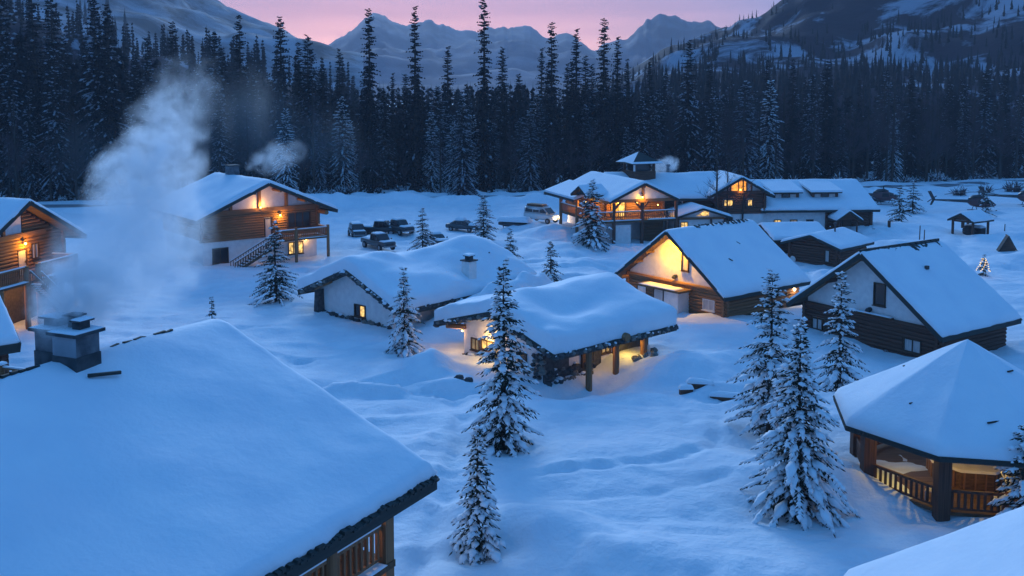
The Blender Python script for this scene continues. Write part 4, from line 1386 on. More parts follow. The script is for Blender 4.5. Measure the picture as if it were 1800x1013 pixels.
# ---- small log shed and its neighbour
t = thing('log_shed', 'small dark log shed in front of the lodge east wing', 'shed', (31.99, 106.38, 0), -0.80)
h = House(t, 7.0, 7.4, 2.2, 3.35, of=0.9, os=0.8)
h.roof(0.28, 91, 0.05, edge=0.3, tw=0.26)
h.walls(mat='chinking')
h.logs(-0.8, 2.1, 'frl', 0.31, 'dark_log', gaps={'f': [(1.25, 1.95, .5, 1.9)]})
for k in range(3):
    x = (3.1 - 2.3 - k * .28) / h.sl
    h.stick('log', (-x, .86, 2.3 + k * .28), (x, .86, 2.3 + k * .28), .3, .3, 'dark_log', 'round', h.wall_o)
h.window('f', 1.3, 1.9, 0.5, 1.85, 'curtain', n=1)
h.part('satellite_dish', MB().cyl((-2.4, 0.72, 0.3), (-2.4, 0.5, 0.36), .34, .40, 12).beam((-2.4, .8, .3), (-2.4, .72, .3), .08, .08), 'white_frame')
h.part('vent_pipe', MB().cyl((0.6, 4.2, 3.0), (0.6, 4.2, 4.2), .09).cyl((0.6, 4.2, 4.2), (0.6, 4.2, 4.35), .18, .18, 8), 'metal')

t = thing('log_shed', 'low annex under flat snow roof beside the floodlit cabin', 'shed', (29.2, 116.5, 0), rad(-84))
h = House(t, 8.6, 7.0, 1.9, 3.1, of=0.5, os=0.8)
h.roof(0.32, 95, 0.06, edge=0.35, tw=0.26)
h.walls(mat='chinking')
h.logs(-0.8, 1.9, 'fr', 0.3, 'dark_log')

# ---- open shelter far right
t = thing('open_shelter', 'small open log shelter with snowy roof on the right field', 'shelter', (58.05, 128.53, 0.0), -0.985)
h = House(t, 3.6, 4.4, 1.98, 2.95, of=0.4, os=0.4)
h.roof(0.26, 99, 0.04, edge=0.3, tw=0.2)
for x, y in ((-1.4, .5), (1.4, .5), (-1.4, 3.9), (1.4, 3.9)):
    h.post((x, y, -1.0), (x, y, 1.95), .34, 'dark_log')
h.part('gable_panel', MB().prism([(-1.5, 0.4, 2.0), (1.5, 0.4, 2.0), (0, 0.4, 2.75)], (0, .1, 0)), 'dark_log')
h.stick('tie_beam', (-1.5, .5, 1.85), (1.5, .5, 1.85), .22, .22, 'dark_log')
h.stick('king_post', (0, .5, 1.0), (0, .5, 1.9), .3, .3, 'dark_log')
h.part('wood_stack', MB().box(-1.2, 1.2, 2.6, 3.8, -.5, .9).blob((0, 2.0, .4), .9, .6, .8, 3), 'dark_canvas')
link('snow_pad', slab_snow(-1.2, 1.2, 2.6, 3.8, .9, .3, 5), t)

# ---- eight-sided gazebo
GX, GY, GR = 22.1, 47.7, 6.25
t = thing('gazebo', 'octagonal gazebo with lit interior and log railing at right', 'gazebo', (GX, GY, 0), 0)
a0 = math.atan2(46.37 - 47.58, 15.74 - 21.84)
ang = [a0 + k * math.pi / 4 for k in range(8)]
ez, pz = 2.92, 6.55
vs = [(GR * math.cos(a), GR * math.sin(a), ez) for a in ang] + [(0, 0, pz)]
lo_ = [(x, y, z - .16) for x, y, z in vs]
rf = link('roof', MB().add(vs + lo_, [(k, (k + 1) % 8, 8) for k in range(8)] + [(9 + (k + 1) % 8, 9 + k, 17) for k in range(8)] + [(k, 9 + k, 9 + (k + 1) % 8, (k + 1) % 8) for k in range(8)]).mesh('roof', 'soffit'), t)
# the snow blanket, ring by ring
nr, na = 34, 128
rv, rf_ = [], []
for j in range(nr + 1):
    q = j / nr
    for i in range(na):
        a = a0 + 2 * math.pi * i / na
        ph = ((a - a0) % (math.pi / 4)) - math.pi / 8
        R_ = GR * math.cos(math.pi / 8) / math.cos(ph) + .06
        r = R_ * q
        d = R_ - r
        fall = .3 + .7 * (1 - (1 - min(1, d / .5)) ** 2.4) ** .42
        dk_ = ez + (pz - ez) * (1 - q)
        n = float(fbm(np.array(r * math.cos(a) / 2.0), np.array(r * math.sin(a) / 2.0), 5, 3))
        soft = .06 * math.exp(-(r / .4) ** 2)
        rv.append((r * math.cos(a), r * math.sin(a), dk_ + .40 * fall - soft + n * .07 * fall))
for j in range(nr):
    for i in range(na):
        i2 = (i + 1) % na
        rf_.append((j * na + i, (j + 1) * na + i, (j + 1) * na + i2, j * na + i2))
b0 = len(rv)
for i in range(na):
    x, y, z = rv[nr * na + i]
    rv.append((x * .992, y * .992, ez + .004))
for i in range(na):
    i2 = (i + 1) % na
    rf_.append((nr * na + i, b0 + i, b0 + i2, nr * na + i2))
link('roof_snow', np_mesh('roof_snow', rv, rf_, 'roof_snow', True), rf)
for k in range(8):
    A, B_ = Vector(vs[k]), Vector(vs[(k + 1) % 8])
    stick('eave_board', A * 1.008 + Vector((0, 0, -.05)), B_ * 1.008 + Vector((0, 0, -.05)), .08, .24, 'fascia', rf)
    for m in range(26):
        p = A.lerp(B_, (m + .5) / 26)
        o_ = Vector((p.x, p.y, 0)).normalized()
        stick('shingle', p - o_ * .15 + Vector((0, 0, .06)), p + o_ * .11 + Vector((0, 0, random.uniform(0, .05))), .15, .06, 'fascia', rf)
for (x, y, ln) in ((-2.6, 1.2, .35), (1.2, -1.6, .3), (-1.0, -4.4, .75), (-3.6, -2.2, .25)):
    z = ez + (pz - ez) * (1 - math.hypot(x, y) / (GR * .96)) + .40
    stick('twig', (x, y, z), (x + ln, y + ln * .3, z + .03), .07, .06, 'bark', rf)
PR = GR - 1.15
pp = [Vector((PR * math.cos(a), PR * math.sin(a), 0)) for a in ang]
gh_ = House(t, 2, 2, 1, 1)
link('floor', MB().prism([(p.x * 1.03, p.y * 1.03, 0.0) for p in pp], (0, 0, .12)).mesh('floor', 'plank'), t)
for k in range(8):
    p = pp[k]
    stick('post', p + Vector((0, 0, -.8)), p + Vector((0, 0, 2.85)), .58 if k < 3 else .5, .58 if k < 3 else .5, 'dark_log', t)
    if k in (0, 1, 2, 3, 6, 7):
        q = pp[(k + 1) % 8]
        d = (q - p).normalized()
        gh_.railing(p + d * .3 + Vector((0, 0, .16)), q - d * .3 + Vector((0, 0, .16)), .92, .27, 'dark_log', snow=(k == 3), thick=.10)
    stick('eave_beam', pp[k] + Vector((0, 0, 2.72)), pp[(k + 1) % 8] + Vector((0, 0, 2.72)), .26, .28, 'log', t)
# what stands inside
core = MB().prism([(1.9 * math.cos(a), 1.9 * math.sin(a), .12) for a in ang], (0, 0, .82))
tub = thing('hot_tub', 'large round wooden tub with pale cover inside the gazebo', 'hot tub', (GX + .2, GY - .2, 0))
link('tub_body', core.mesh('tub_body', 'plank'), tub)
link('cover', MB().prism([(2.0 * math.cos(a), 2.0 * math.sin(a), .945) for a in ang], (0, 0, .14)).mesh('cover', 'stucco'), tub)
for k in range(24):
    a = k * math.pi / 12
    rr_ = 1.9 * math.cos(math.pi / 8) / math.cos(((a - a0) % (math.pi / 4)) - math.pi / 8) + .02
    stick('stave', (rr_ * math.cos(a), rr_ * math.sin(a), .13), (rr_ * math.cos(a), rr_ * math.sin(a), .93), .16, .05, 'log', tub)
for k, (x, y) in enumerate(((-2.6, -3.1), (.2, -3.9))):
    c_ = thing('deck_chair', ['pale curved deck chair by the gazebo corner post', 'pale deck chair behind the front gazebo railing'][k], 'chair', (GX + x, GY + y, .12), -.6 + k * .8)
    pts = [(.25 * math.cos(u) - .1, .95 + .62 * math.sin(u)) for u in np.linspace(-1.3, 1.3, 9)]
    cm = MB()
    for (xa, za), (xb, zb) in zip(pts[:-1], pts[1:]):
        cm.beam((xa, -.3, za), (xb, -.3, zb), .09, .07).beam((xa, .3, za), (xb, .3, zb), .09, .07)
    link('side_frame', cm.mesh('side_frame', 'white_frame'), c_)
    link('backrest', MB().beam((.08, 0, .75), (.12, 0, 1.45), .55, .04, (1, 0, 0)).mesh('backrest', 'curtain'), c_)
    link('seat', MB().box(-.45, .1, -.28, .28, .42, .47).mesh('seat', 'curtain'), c_)
    for xx in (-.4, .05):
        for yy in (-.26, .26):
            stick('leg', (xx, yy, 0), (xx, yy, .43), .06, .06, 'white_frame', c_)
gl = House(t, 2, 2, 1, 1)
gl.lamp((-3.3, -1.6, 2.25), 85, (1.0, .64, .10), size=.09, off=(0, 0, -.2))
gl.lamp((-.8, -3.6, 2.3), 50, (1.0, .66, .14), size=.08, off=(0, 0, -.2))

# ---- triangular cover on the right
t = thing('triangular_shelter', 'small dark triangular wooden shelter half buried at right edge', 'shelter', (57.82, 115.75, gz(57.82, 115.75) - .3), rad(-15))
link('side_panel', MB().prism([(-1.15, -.6, 0), (-1.0, -.6, 0), (.05, -.6, 2.0), (-.05, -.6, 2.0)], (0, 1.3, 0)).mesh('side_panel', 'dark_canvas'), t)
link('side_panel', MB().prism([(1.15, -.6, 0), (-.0, -.6, 2.0), (.1, -.6, 2.0), (1.2, -.6, 0)][::-1], (0, 1.3, 0)).mesh('side_panel', 'dark_canvas'), t)
link('front_panel', MB().prism([(-1.0, -.5, 0), (1.0, -.5, 0), (0, -.5, 1.9)], (0, .08, 0)).mesh('front_panel', 'dark_log'), t)
link('ridge_pole', MB().cyl((0, -.75, 2.0), (0, .9, 2.0), .08).mesh('ridge_pole', 'dark_log'), t)

# ================================================================== trees
def spindles(O, D, Ln, Rd, up_flat=1.0, n=3):
    """many slim pointed tufts at once: root, ring, tip"""
    O, D = np.asarray(O, float), np.asarray(D, float)
    Ln, Rd = np.asarray(Ln, float)[:, None], np.asarray(Rd, float)[:, None]
    D = D / np.linalg.norm(D, axis=1, keepdims=True)
    up = np.tile([0, 0, 1.0], (len(D), 1))
    A = np.cross(D, up)
    A /= np.maximum(np.linalg.norm(A, axis=1, keepdims=True), 1e-6)
    B = np.cross(A, D)
    V = [O]
    for k in range(n):
        t = 2 * math.pi * k / n + math.pi / 2
        V.append(O + D * Ln * 0.42 + A * Rd * math.cos(t) + B * Rd * math.sin(t) * up_flat)
    V.append(O + D * Ln)
    V = np.stack(V, 1)
    m = n + 2
    F = []
    for k in range(n):
        a, b = 1 + k, 1 + (k + 1) % n
        F.append([0, b, a])
        F.append([a, b, n + 1])
    F = np.array(F)
    idx = np.arange(len(D))[:, None, None] * m
    return V.reshape(-1, 3), (F[None] + idx).reshape(-1, 3)


def merge(parts):
    V, F, o = [], [], 0
    for v, f in parts:
        V.append(v)
        F.append(f + o)
        o += len(v)
    return np.concatenate(V), np.concatenate(F)


def spruce(h, rb, seed, step=0.30, per=7, tw=0.19, snow=0.6, clear=0.03, droop=0.35, fat=1.0, top_bare=0.0, pw=0.85, twl=0.52, tsnow=0.6, pad=1.0, prad=1.0):
    """meshes of a spruce: trunk, crown of needle sprays, snow load"""
    r = np.random.default_rng(seed)
    O, D, Ln, Rd = [], [], [], []
    sO, sD, sL, sR = [], [], [], []
    pO, pD, pL, pR = [], [], [], []
    wood = MB()
    wood.cyl((0, 0, -0.6), (0, 0, h * .5), 0.018 * h + .02, 0.010 * h + .012, 8)
    wood.cyl((0, 0, h * .5), (0, 0, h * .985), 0.010 * h + .012, 0.006, 7)
    z = h * clear + .08
    wh = 0
    while z < h * 0.985:
        f = z / h
        env = (1 - f) ** pw
        if f > 1 - top_bare:
            env *= 0.75
        R0 = rb * env + 0.05 * (h / 8) * 1.2
        k_n = max(4, int(per * (0.65 + 0.35 * (1 - f)) + r.integers(-1, 2)))
        a_off = r.uniform(0, 6.28)
        gap = r.uniform(0.8, 1.2)
        for k in range(k_n):
            a = a_off + 2 * math.pi * k / k_n + r.uniform(-.25, .25)
            Lb = R0 * r.uniform(0.55, 1.22) * (0.72 if r.random() < .14 else 1)
            tilt = (0.55 * f ** 1.6 - 0.12) + r.uniform(-.1, .1)
            dr = droop * (1 - f * .8) * r.uniform(.7, 1.3)
            ca, sa = math.cos(a), math.sin(a)
            zb = z + r.uniform(-.8, .8) * step
            n_t = max(2, int(Lb / tw))
            side_snow = snow * r.uniform(.55, 1.3)
            for j in range(n_t + 1):
                t = (j + .6) / (n_t + .6)
                if t < 0.12:
                    continue
                px, pz = t * Lb, zb + t * Lb * tilt - dr * Lb * t * t
                slope = tilt - 2 * dr * t
                base = np.array([ca * px, sa * px, pz])
                ax = np.array([ca, sa, slope])
                tl = min(twl, .25 + .32 * Lb) * (1 - .5 * t) * r.uniform(.75, 1.2)
                dirs = [(.95, tl), (-.95, tl)] if j < n_t else [(0, tl * 1.15)]
                for w, ll in dirs:
                    w *= r.uniform(.7, 1.15)
                    sx, cx = math.sin(w), math.cos(w)
                    d = np.array([ca * cx - sa * sx, sa * cx + ca * sx, slope * .8 - r.uniform(.12, .42)])
                    O.append(base)
                    D.append(d)
                    Ln.append(ll)
                    Rd.append(.058 * fat * r.uniform(.8, 1.25) * (ll / .4) ** .4)
                    if r.random() < tsnow * side_snow * (.45 + .65 * t) * (1.0 - .55 * f ** 3):
                        q = r.uniform(.6, .95)
                        sO.append(base + d * ll * .08 + np.array([0, 0, .030 * fat]))
                        sD.append(d * np.array([1, 1, .9]))
                        sL.append(ll * q)
                        sR.append(.070 * fat * prad * r.uniform(.7, 1.35))
                if r.random() < side_snow * .55 * (.4 + t) * (1 - .8 * f):
                    sO.append(base - ax * .13 + np.array([0, 0, .035 * fat]))
                    sD.append(ax + np.array([0, 0, .02]))
                    sL.append(.44 * fat ** .5)
                    sR.append(.12 * fat * prad * r.uniform(.7, 1.4))
            if Lb > .3 and r.random() < pad * side_snow * (1.25 - .9 * f):
                for q0, q1 in ((.30, .72), (.58, 1.02)):
                    if r.random() < .25:
                        continue
                    f0 = lambda q: np.array([ca * q * Lb, sa * q * Lb, zb + q * Lb * tilt - dr * Lb * q * q])
                    A0, A1 = f0(q0), f0(q1)
                    pO.append(A0 + np.array([0, 0, .05 * fat]))
                    pD.append(A1 - A0)
                    pL.append(np.linalg.norm(A1 - A0) * 1.15)
                    pR.append((.10 + .10 * min(Lb, 1.8)) * r.uniform(.65, 1.2) * (fat ** .4) * prad)
            if Lb > .35:
                e = Lb * .9
                wood.cyl((0, 0, zb), (ca * e, sa * e, zb + e * tilt - dr * Lb * .81), 0.012 + .012 * Lb, 0.005, 3, False)
        z += step * gap * (1.1 - .35 * f)
        wh += 1
    V, F = spindles(O, D, Ln, Rd, .75)
    crown = np_mesh('crown', V, F, 'needles')
    V, F = spindles(sO, sD, sL, sR, .8, 4)
    if pO:
        V, F = merge([(V, F), spindles(pO, pD, pL, pR, .42, 6)])
    sn = np_mesh('snow_load', V, F, 'tree_snow', True)
    return wood.mesh('trunk', 'bark'), crown, sn


def place_tree(name, label, cat, meshes, x, y, h_scale=1.0, rz=0.0, group=None, z=None, w_scale=None):
    zz = gz(x, y) if z is None else z
    t = thing(name, label, cat, (x, y, zz), rz, group)
    w = w_scale or h_scale
    t.scale = (w, w, h_scale)
    for nm, me in zip(('trunk', 'crown', 'snow_load'), meshes):
        o_ = link(nm, me, t)
        if nm != 'trunk':
            o_['kind'] = 'stuff'
    return t


SPR = [
    # x, y, height, base radius, seed, label, options
    (-20.88, 87.25, 7.1, 2.5, 1, 'wide snowy spruce standing before the two storey chalet stairs', dict(per=7, droop=.30, snow=.42)),
    (-10.36, 114.93, 5.3, 2.0, 2, 'thin spruce hiding part of the small parked sedan', dict(step=.32, snow=.5)),
    (-3.51, 122.2, 5.7, 2.0, 3, 'dense spruce behind the wavy roof ridge near parked cars', dict(step=.3, per=8, snow=.35)),
    (-0.19, 111.0, 3.4, 1.4, 4, 'short bushy spruce right behind the wavy cabin roof', dict(step=.28, snow=.3)),
    (3.75, 95.7, 3.9, 1.35, 5, 'slender young spruce between wavy roof and porch cabin roof', dict(step=.26, snow=.45)),
    (-7.69, 70.18, 6.2, 1.75, 6, 'snow laden spruce beside the wall of the wavy roof cabin', dict(snow=1.15, droop=.5, top_bare=.3)),
    (-0.45, 51.49, 10.1, 2.05, 7, 'tall slim spruce standing in front of the lit porch cabin', dict(step=.25, per=8, snow=.62, droop=.42)),
    (-1.42, 40.09, 5.4, 1.25, 8, 'narrow spruce in the foreground before the tall slim spruce', dict(step=.23, per=7, snow=.95, droop=.45)),
    (14.27, 54.13, 9.1, 2.7, 9, 'broad tall spruce with layered boughs before the twin cabins', dict(step=.3, per=7, snow=.95, droop=.40)),
    (12.99, 44.25, 9.0, 2.85, 10, 'bushiest snow laden spruce near the gazebo', dict(step=.24, per=9, snow=1.05, droop=.48, pw=1.0, top_bare=.3)),
    (21.25, 63.64, 7.9, 1.9, 11, 'snowy spruce against the pale gable of the unlit cabin', dict(step=.3, per=7, snow=.95, droop=.45)),
    (22.07, 41.9, 4.7, 1.5, 12, 'young spruce at the right edge in front of the gazebo railing', dict(step=.3, per=7, snow=1.0, droop=.4)),
    (9.40, 116.99, 7.6, 2.7, 13, 'wide spruce in front of the lodge balcony', dict(step=.34, per=9, snow=.42, droop=.34, fat=1.25)),
    (55.42, 142.3, 5.2, 1.8, 14, 'left of two spruces on the snowy field by the helicopters', dict(step=.4, snow=.35, fat=1.3)),
    (61.88, 153.6, 4.6, 2.1, 15, 'round spruce right of its twin on the helicopter field', dict(step=.4, snow=.35, fat=1.3)),
    (69.9, 146.8, 3.8, 1.5, 16, 'small spruce in front of the middle helicopter', dict(step=.4, snow=.3, fat=1.3)),
]
for x, y, hh, rb, sd_, lab, kw in SPR:
    place_tree('spruce_tree', lab, 'spruce tree', spruce(hh, rb, 100 + sd_, **kw), x, y, 1.0, 0, 'spruces between the houses')
sap = thing('sapling', 'tiny bare topped sapling sticking up behind the large roof', 'sapling', (-24.46, 80.32, gz(-24.46, 80.32)))
for nm, me in zip(('trunk', 'crown', 'snow_load'), spruce(1.9, .5, 140, step=.3, per=5, snow=.3, top_bare=.6)):
    link(nm, me, sap)['kind'] = 'stuff'

# the little tree with the string of lights
xm = thing('lit_tree', 'small tree wrapped in warm string lights at far right', 'tree', (47.57, 99.83, gz(47.57, 99.83)))
ms = spruce(2.0, .75, 150, step=.25, per=6, snow=.3)
for nm, me in zip(('trunk', 'crown', 'snow_load'), ms):
    link(nm, me, xm)['kind'] = 'stuff'
lb = MB()
rr = random.Random(3)
for k in range(34):
    q = .2 + .68 * k / 34
    a = k * 1.3
    rad_ = .75 * (1 - q) + .08
    lb.blob((rad_ * math.cos(a), rad_ * math.sin(a), 2.0 * q), .045, .045, .045, k, 0, 5, 3)
link('string_lights', lb.mesh('string_lights', 'rope_light'), xm)['kind'] = 'stuff'
d_ = bpy.data.lights.new('string_light_glow', 'POINT')
d_.energy = 5
d_.color = (1, .7, .35)
d_.shadow_soft_size = .5
lo = bpy.data.objects.new('string_light_glow', d_)
COL.objects.link(lo)
lo.parent = xm
lo.location = (0, -1.0, 1.0)

# bare trees in front of the lodge
def bare_tree(h, seed, lev=4, spread=.5, up=.5, nb=5, r0=None):
    rr = random.Random(seed)
    tw = MB()
    tr = MB()
    r0 = r0 or h * .012 + .03

    def grow(p, d, ln, r, lv):
        q = p
        n = 3
        for s_ in range(n):
            d2 = (d + Vector((rr.uniform(-.14, .14), rr.uniform(-.14, .14), rr.uniform(-.04, .1)))).normalized()
            q2 = q + d2 * ln / n
            tw.cyl(q, q2, r * (1 - .25 * s_), r * (1 - .25 * (s_ + 1)), 3, False)
            q, d = q2, d2
            if lv > 0:
                for b in range(2 if lv > 1 else 3):
                    side = Vector((rr.uniform(-1, 1), rr.uniform(-1, 1), rr.uniform(-.1, .7))).normalized()
                    grow(q, (d * .55 + side * .8).normalized(), ln * rr.uniform(.42, .66), r * .5, lv - 1)

    tr.cyl((0, 0, -.5), (0, 0, h * .55), r0, r0 * .7, 7).cyl((0, 0, h * .55), (0, 0, h), r0 * .7, r0 * .15, 5)
    z = h * .28
    while z < h * .97:
        f = z / h
        for k in range(2):
            a = rr.uniform(0, 6.28)
            grow(Vector((0, 0, z)), Vector((math.cos(a), math.sin(a), up)).normalized(), h * spread * (1.05 - f) * rr.uniform(.5, .9), r0 * .35 * (1.1 - f), lev - 2)
        z += h * .9 / (nb * 4)
    return tr.mesh('trunk', 'bark'), tw.mesh('branches', 'bare_twig')


BT = [bare_tree(17, 5, 3, .34, .45, 4), bare_tree(15, 6, 3, .36, .6, 4), bare_tree(16, 8, 3, .32, .5, 4)]
for k, (x, y, s_, lab) in enumerate(((26.6, 129.4, .9, 'tall bare tree rising before the lodge roof, left of its gable'), (28.3, 130.8, .82, 'bare tree before the orange gable window of the lodge'),
                                     (30.4, 131.0, .85, 'bare tree at the right side of the orange lodge gable'))):
    t = thing('bare_tree', lab, 'bare tree', (x, y, gz(x, y)), k * 1.1, 'bare trees before the lodge')
    t.scale = (s_ * .75, s_ * .75, s_)
    link('trunk', BT[k % 3][0], t)
    link('branches', BT[k % 3][1], t)['kind'] = 'stuff'

# ------------------------------------------------------------------ the forest edge: single trees
def forest_mesh(h, rb, seed, snow, clear=.04):
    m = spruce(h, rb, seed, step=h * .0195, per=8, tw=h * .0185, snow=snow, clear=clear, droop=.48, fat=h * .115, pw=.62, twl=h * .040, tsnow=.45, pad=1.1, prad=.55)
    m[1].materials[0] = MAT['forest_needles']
    m[2].materials[0] = MAT['thin_shaded_snow']
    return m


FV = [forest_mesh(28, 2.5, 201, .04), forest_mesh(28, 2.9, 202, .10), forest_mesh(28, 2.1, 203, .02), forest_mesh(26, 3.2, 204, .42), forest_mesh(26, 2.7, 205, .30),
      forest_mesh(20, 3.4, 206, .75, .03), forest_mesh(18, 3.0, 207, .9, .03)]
FBT = [bare_tree(15, 31, 4, .30, .8, 4), bare_tree(15, 32, 4, .34, .7, 4), bare_tree(14, 33, 4, .30, .9, 4), bare_tree(13, 34, 4, .36, .6, 4)]
rr = random.Random(42)


def road_y(x):
    for (ax, ay), (bx, by) in zip(ROAD_PTS[:-1], ROAD_PTS[1:]):
        if ax <= x <= bx:
            return ay + (by - ay) * (x - ax) / (bx - ax)
    return ROAD_PTS[-1][1]


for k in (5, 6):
    FV[k][2].materials[0] = MAT['roof_snow'] if k == 6 else MAT['thin_shaded_snow']
# trees that stand out by height or snow: x, y, height, kind, label
STAND = [(-5.0, 181, 36.0, 2, 'tallest spruce of the forest wall, its spire above all others'), (16.8, 184, 32.2, 0, 'very tall spruce spire behind the lodge cupola'),
         (19.6, 187, 28.5, 2, 'spire just right of the very tall spruce behind the cupola'), (-17.4, 181, 33.6, 2, 'tall spruce spire left of the tallest spruce'),
         (-25.2, 178, 33.4, 0, 'tall dark spruce in front of the blue mountain peak'), (-40.6, 177, 31.8, 1, 'tall spruce spire standing in the pale notch of sky'),
         (-36.5, 180, 28.8, 3, 'broad spruce beside the notch between the mountains'), (-47.5, 176, 31.5, 2, 'tall spruce against the snow slope left of the notch'),
         (-66.5, 166, 32.8, 1, 'thick spruce among the highest at the upper left'), (7.2, 183, 31.4, 0, 'tall spruce with bare lower trunk behind the lodge left end'),
         (11.9, 186, 29.8, 2, 'twin spire nearest the lodge cupola on its left'), (33.4, 190, 28.0, 3, 'spruce topping the forest behind the lodge gables'),
         (-8.6, 174, 18.0, 5, 'snow covered spruce before the dark forest centre')]
cnt = 0
placed = []
for x, y, hh, v, lab in STAND:
    base = (28, 28, 28, 26, 26, 20, 18)[v]
    place_tree('forest_spruce', lab, 'spruce tree', FV[v], x, y, hh / base, rr.uniform(0, 6), 'spruces of the forest wall', None, hh / base * rr.uniform(.85, 1.0))
    placed.append((x, y))
LOOK = ('tall dark narrow', 'tall dark', 'slender spire shaped', 'broad snow dusted', 'snow dusted', 'low snow laden', 'short heavily snowed')


def where(b):
    return ('at the far left behind the smoke' if b < -.33 else 'behind the two storey chalet' if b < -.15 else 'behind the parked cars' if b < .045
            else 'behind the main lodge' if b < .27 else 'beyond the helicopter field')


tries = 0
while cnt < 285 and tries < 20000:
    tries += 1
    x = rr.uniform(-102, 126)
    depth = rr.random() ** 1.3 * 52
    y = road_y(x) + 8 + depth
    if abs(x) / y > .60:
        continue
    if any((x - a) ** 2 + (y - b) ** 2 < 2.3 ** 2 for a, b in placed):
        continue
    brg = x / y
    # height of the canopy along the frame, in metres
    top = float(np.interp(brg, [-0.625, -0.511, -0.426, -0.324, -0.239, -0.193, -0.114, -0.023, 0.057, 0.119, 0.170, 0.256, 0.341, 0.426, 0.511, 0.625], [31, 31, 29, 24, 22, 19.5, 20.5, 21.5, 21, 18.5, 18.5, 18, 18, 18, 19, 19]))
    front = depth < 7
    if (front and rr.random() < (.5 if -.227 < brg < .10 else .18)) or (-.227 < brg < .102 and depth < 16 and rr.random() < .45):
        v = rr.choice((5, 6))
        hh = rr.uniform(10, 21)
    else:
        v = rr.choice((0, 1, 2, 2, 3, 4))
        hh = top * (rr.uniform(.6, 1.0) if rr.random() < .72 else rr.uniform(1.0, 1.38))
    base = (28, 28, 28, 26, 26, 20, 18)[v]
    place_tree('forest_spruce', LOOK[v] + ' spruce in the forest wall ' + where(brg), 'spruce tree', FV[v], x, y, hh / base, rr.uniform(0, 6), 'spruces of the forest wall', None, hh / base * rr.uniform(.85, 1.15))
    placed.append((x, y))
    cnt += 1
nb = 0
tries = 0
while nb < 230 and tries < 14000:
    tries += 1
    x = rr.uniform(-100, 125)
    y = road_y(x) + 6 + rr.random() ** 1.3 * 30
    if any((x - a) ** 2 + (y - b) ** 2 < 1.5 ** 2 for a, b in placed):
        continue
    brg = x / y
    if -.159 < brg < .057 and rr.random() < .6:
        continue
    s_ = rr.uniform(.6, 1.25) * (1.2 if brg < -.159 or brg > .142 else .8)
    t = thing('bare_tree', 'bare twiggy tree in the forest wall ' + where(brg), 'bare tree', (x, y, gz(x, y)), rr.uniform(0, 6), 'bare trees of the forest wall')
    t.scale = (s_, s_, s_)
    b = FBT[nb % 4]
    link('trunk', b[0], t)
    link('branches', b[1], t)['kind'] = 'stuff'
    placed.append((x, y))
    nb += 1

# snowy bushes at the forest foot and on the open field
def bush(seed, r=1.0, n=60, frost=.6):
    rr_ = np.random.default_rng(seed)
    a = rr_.uniform(0, 6.28, n)
    e = rr_.uniform(.25, 1.3, n)
    D = np.stack([np.cos(a) * np.cos(e), np.sin(a) * np.cos(e), np.sin(e)], -1)
    O = np.stack([np.cos(a) * .1, np.sin(a) * .1, np.zeros(n)], -1) * r
    L_ = rr_.uniform(.6, 1.2, n) * r
    V1, F1 = spindles(O, D, L_, np.full(n, .035 * r))
    O2 = O + D * (L_ * rr_.uniform(.3, .8, n))[:, None]
    D2 = D + rr_.normal(0, .5, (n, 3))
    V2, F2 = spindles(O2, D2, L_ * .5, np.full(n, .03 * r))
    V3, F3 = spindles(O2[:int(n * frost)] + [0, 0, .05 * r], D2[:int(n * frost)], L_[:int(n * frost)] * .5, np.full(int(n * frost), .07 * r))
    return np_mesh('branches', *merge([(V1, F1), (V2, F2)]), 'bare_twig'), np_mesh('snow_load', V3, F3, 'tree_snow')


BV = [bush(k, 1.0, 70, .3 + .3 * (k % 3)) for k in range(4)]
for k in range(46):
    x = rr.uniform(-95, 112)
    y = road_y(x) + rr.uniform(5.2, 9.5)
    s_ = rr.uniform(.9, 2.4)
    t = thing('snowy_bush', 'frosted bush beside the road at the forest foot ' + where(x / y), 'bush', (x, y, gz(x, y) - .1), rr.uniform(0, 6), 'frosted bushes at the forest foot')
    t.scale = (s_, s_, s_ * rr.uniform(.8, 1.2))
    for nm, me in zip(('branches', 'snow_load'), BV[k % 4]):
        link(nm, me, t)['kind'] = 'stuff'
for k, (x, y, s_, lab) in enumerate(((58.0, 166.0, 2.0, 'bare brown bush beside the tail of the left helicopter'), (92.5, 184.0, 2.2, 'tall brown bush at the right edge below the road'),
                                     (80.0, 178.0, 1.6, 'thin bush on the open field right of the helicopters'), (86.5, 182.0, 1.5, 'small dark bush in the field near the road bend'), (62.0, 168.0, 1.6, 'low brown bush behind the left helicopter'))):
    t = thing('bush', lab, 'bush', (x, y, gz(x, y) - .1), k, 'bare bushes on the helicopter field')
    t.scale = (s_, s_, s_ * 1.1)
    for nm, me in zip(('branches', 'snow_load'), bush(40 + k, 1.0, 90, .15)):
        link(nm, me, t)['kind'] = 'stuff'

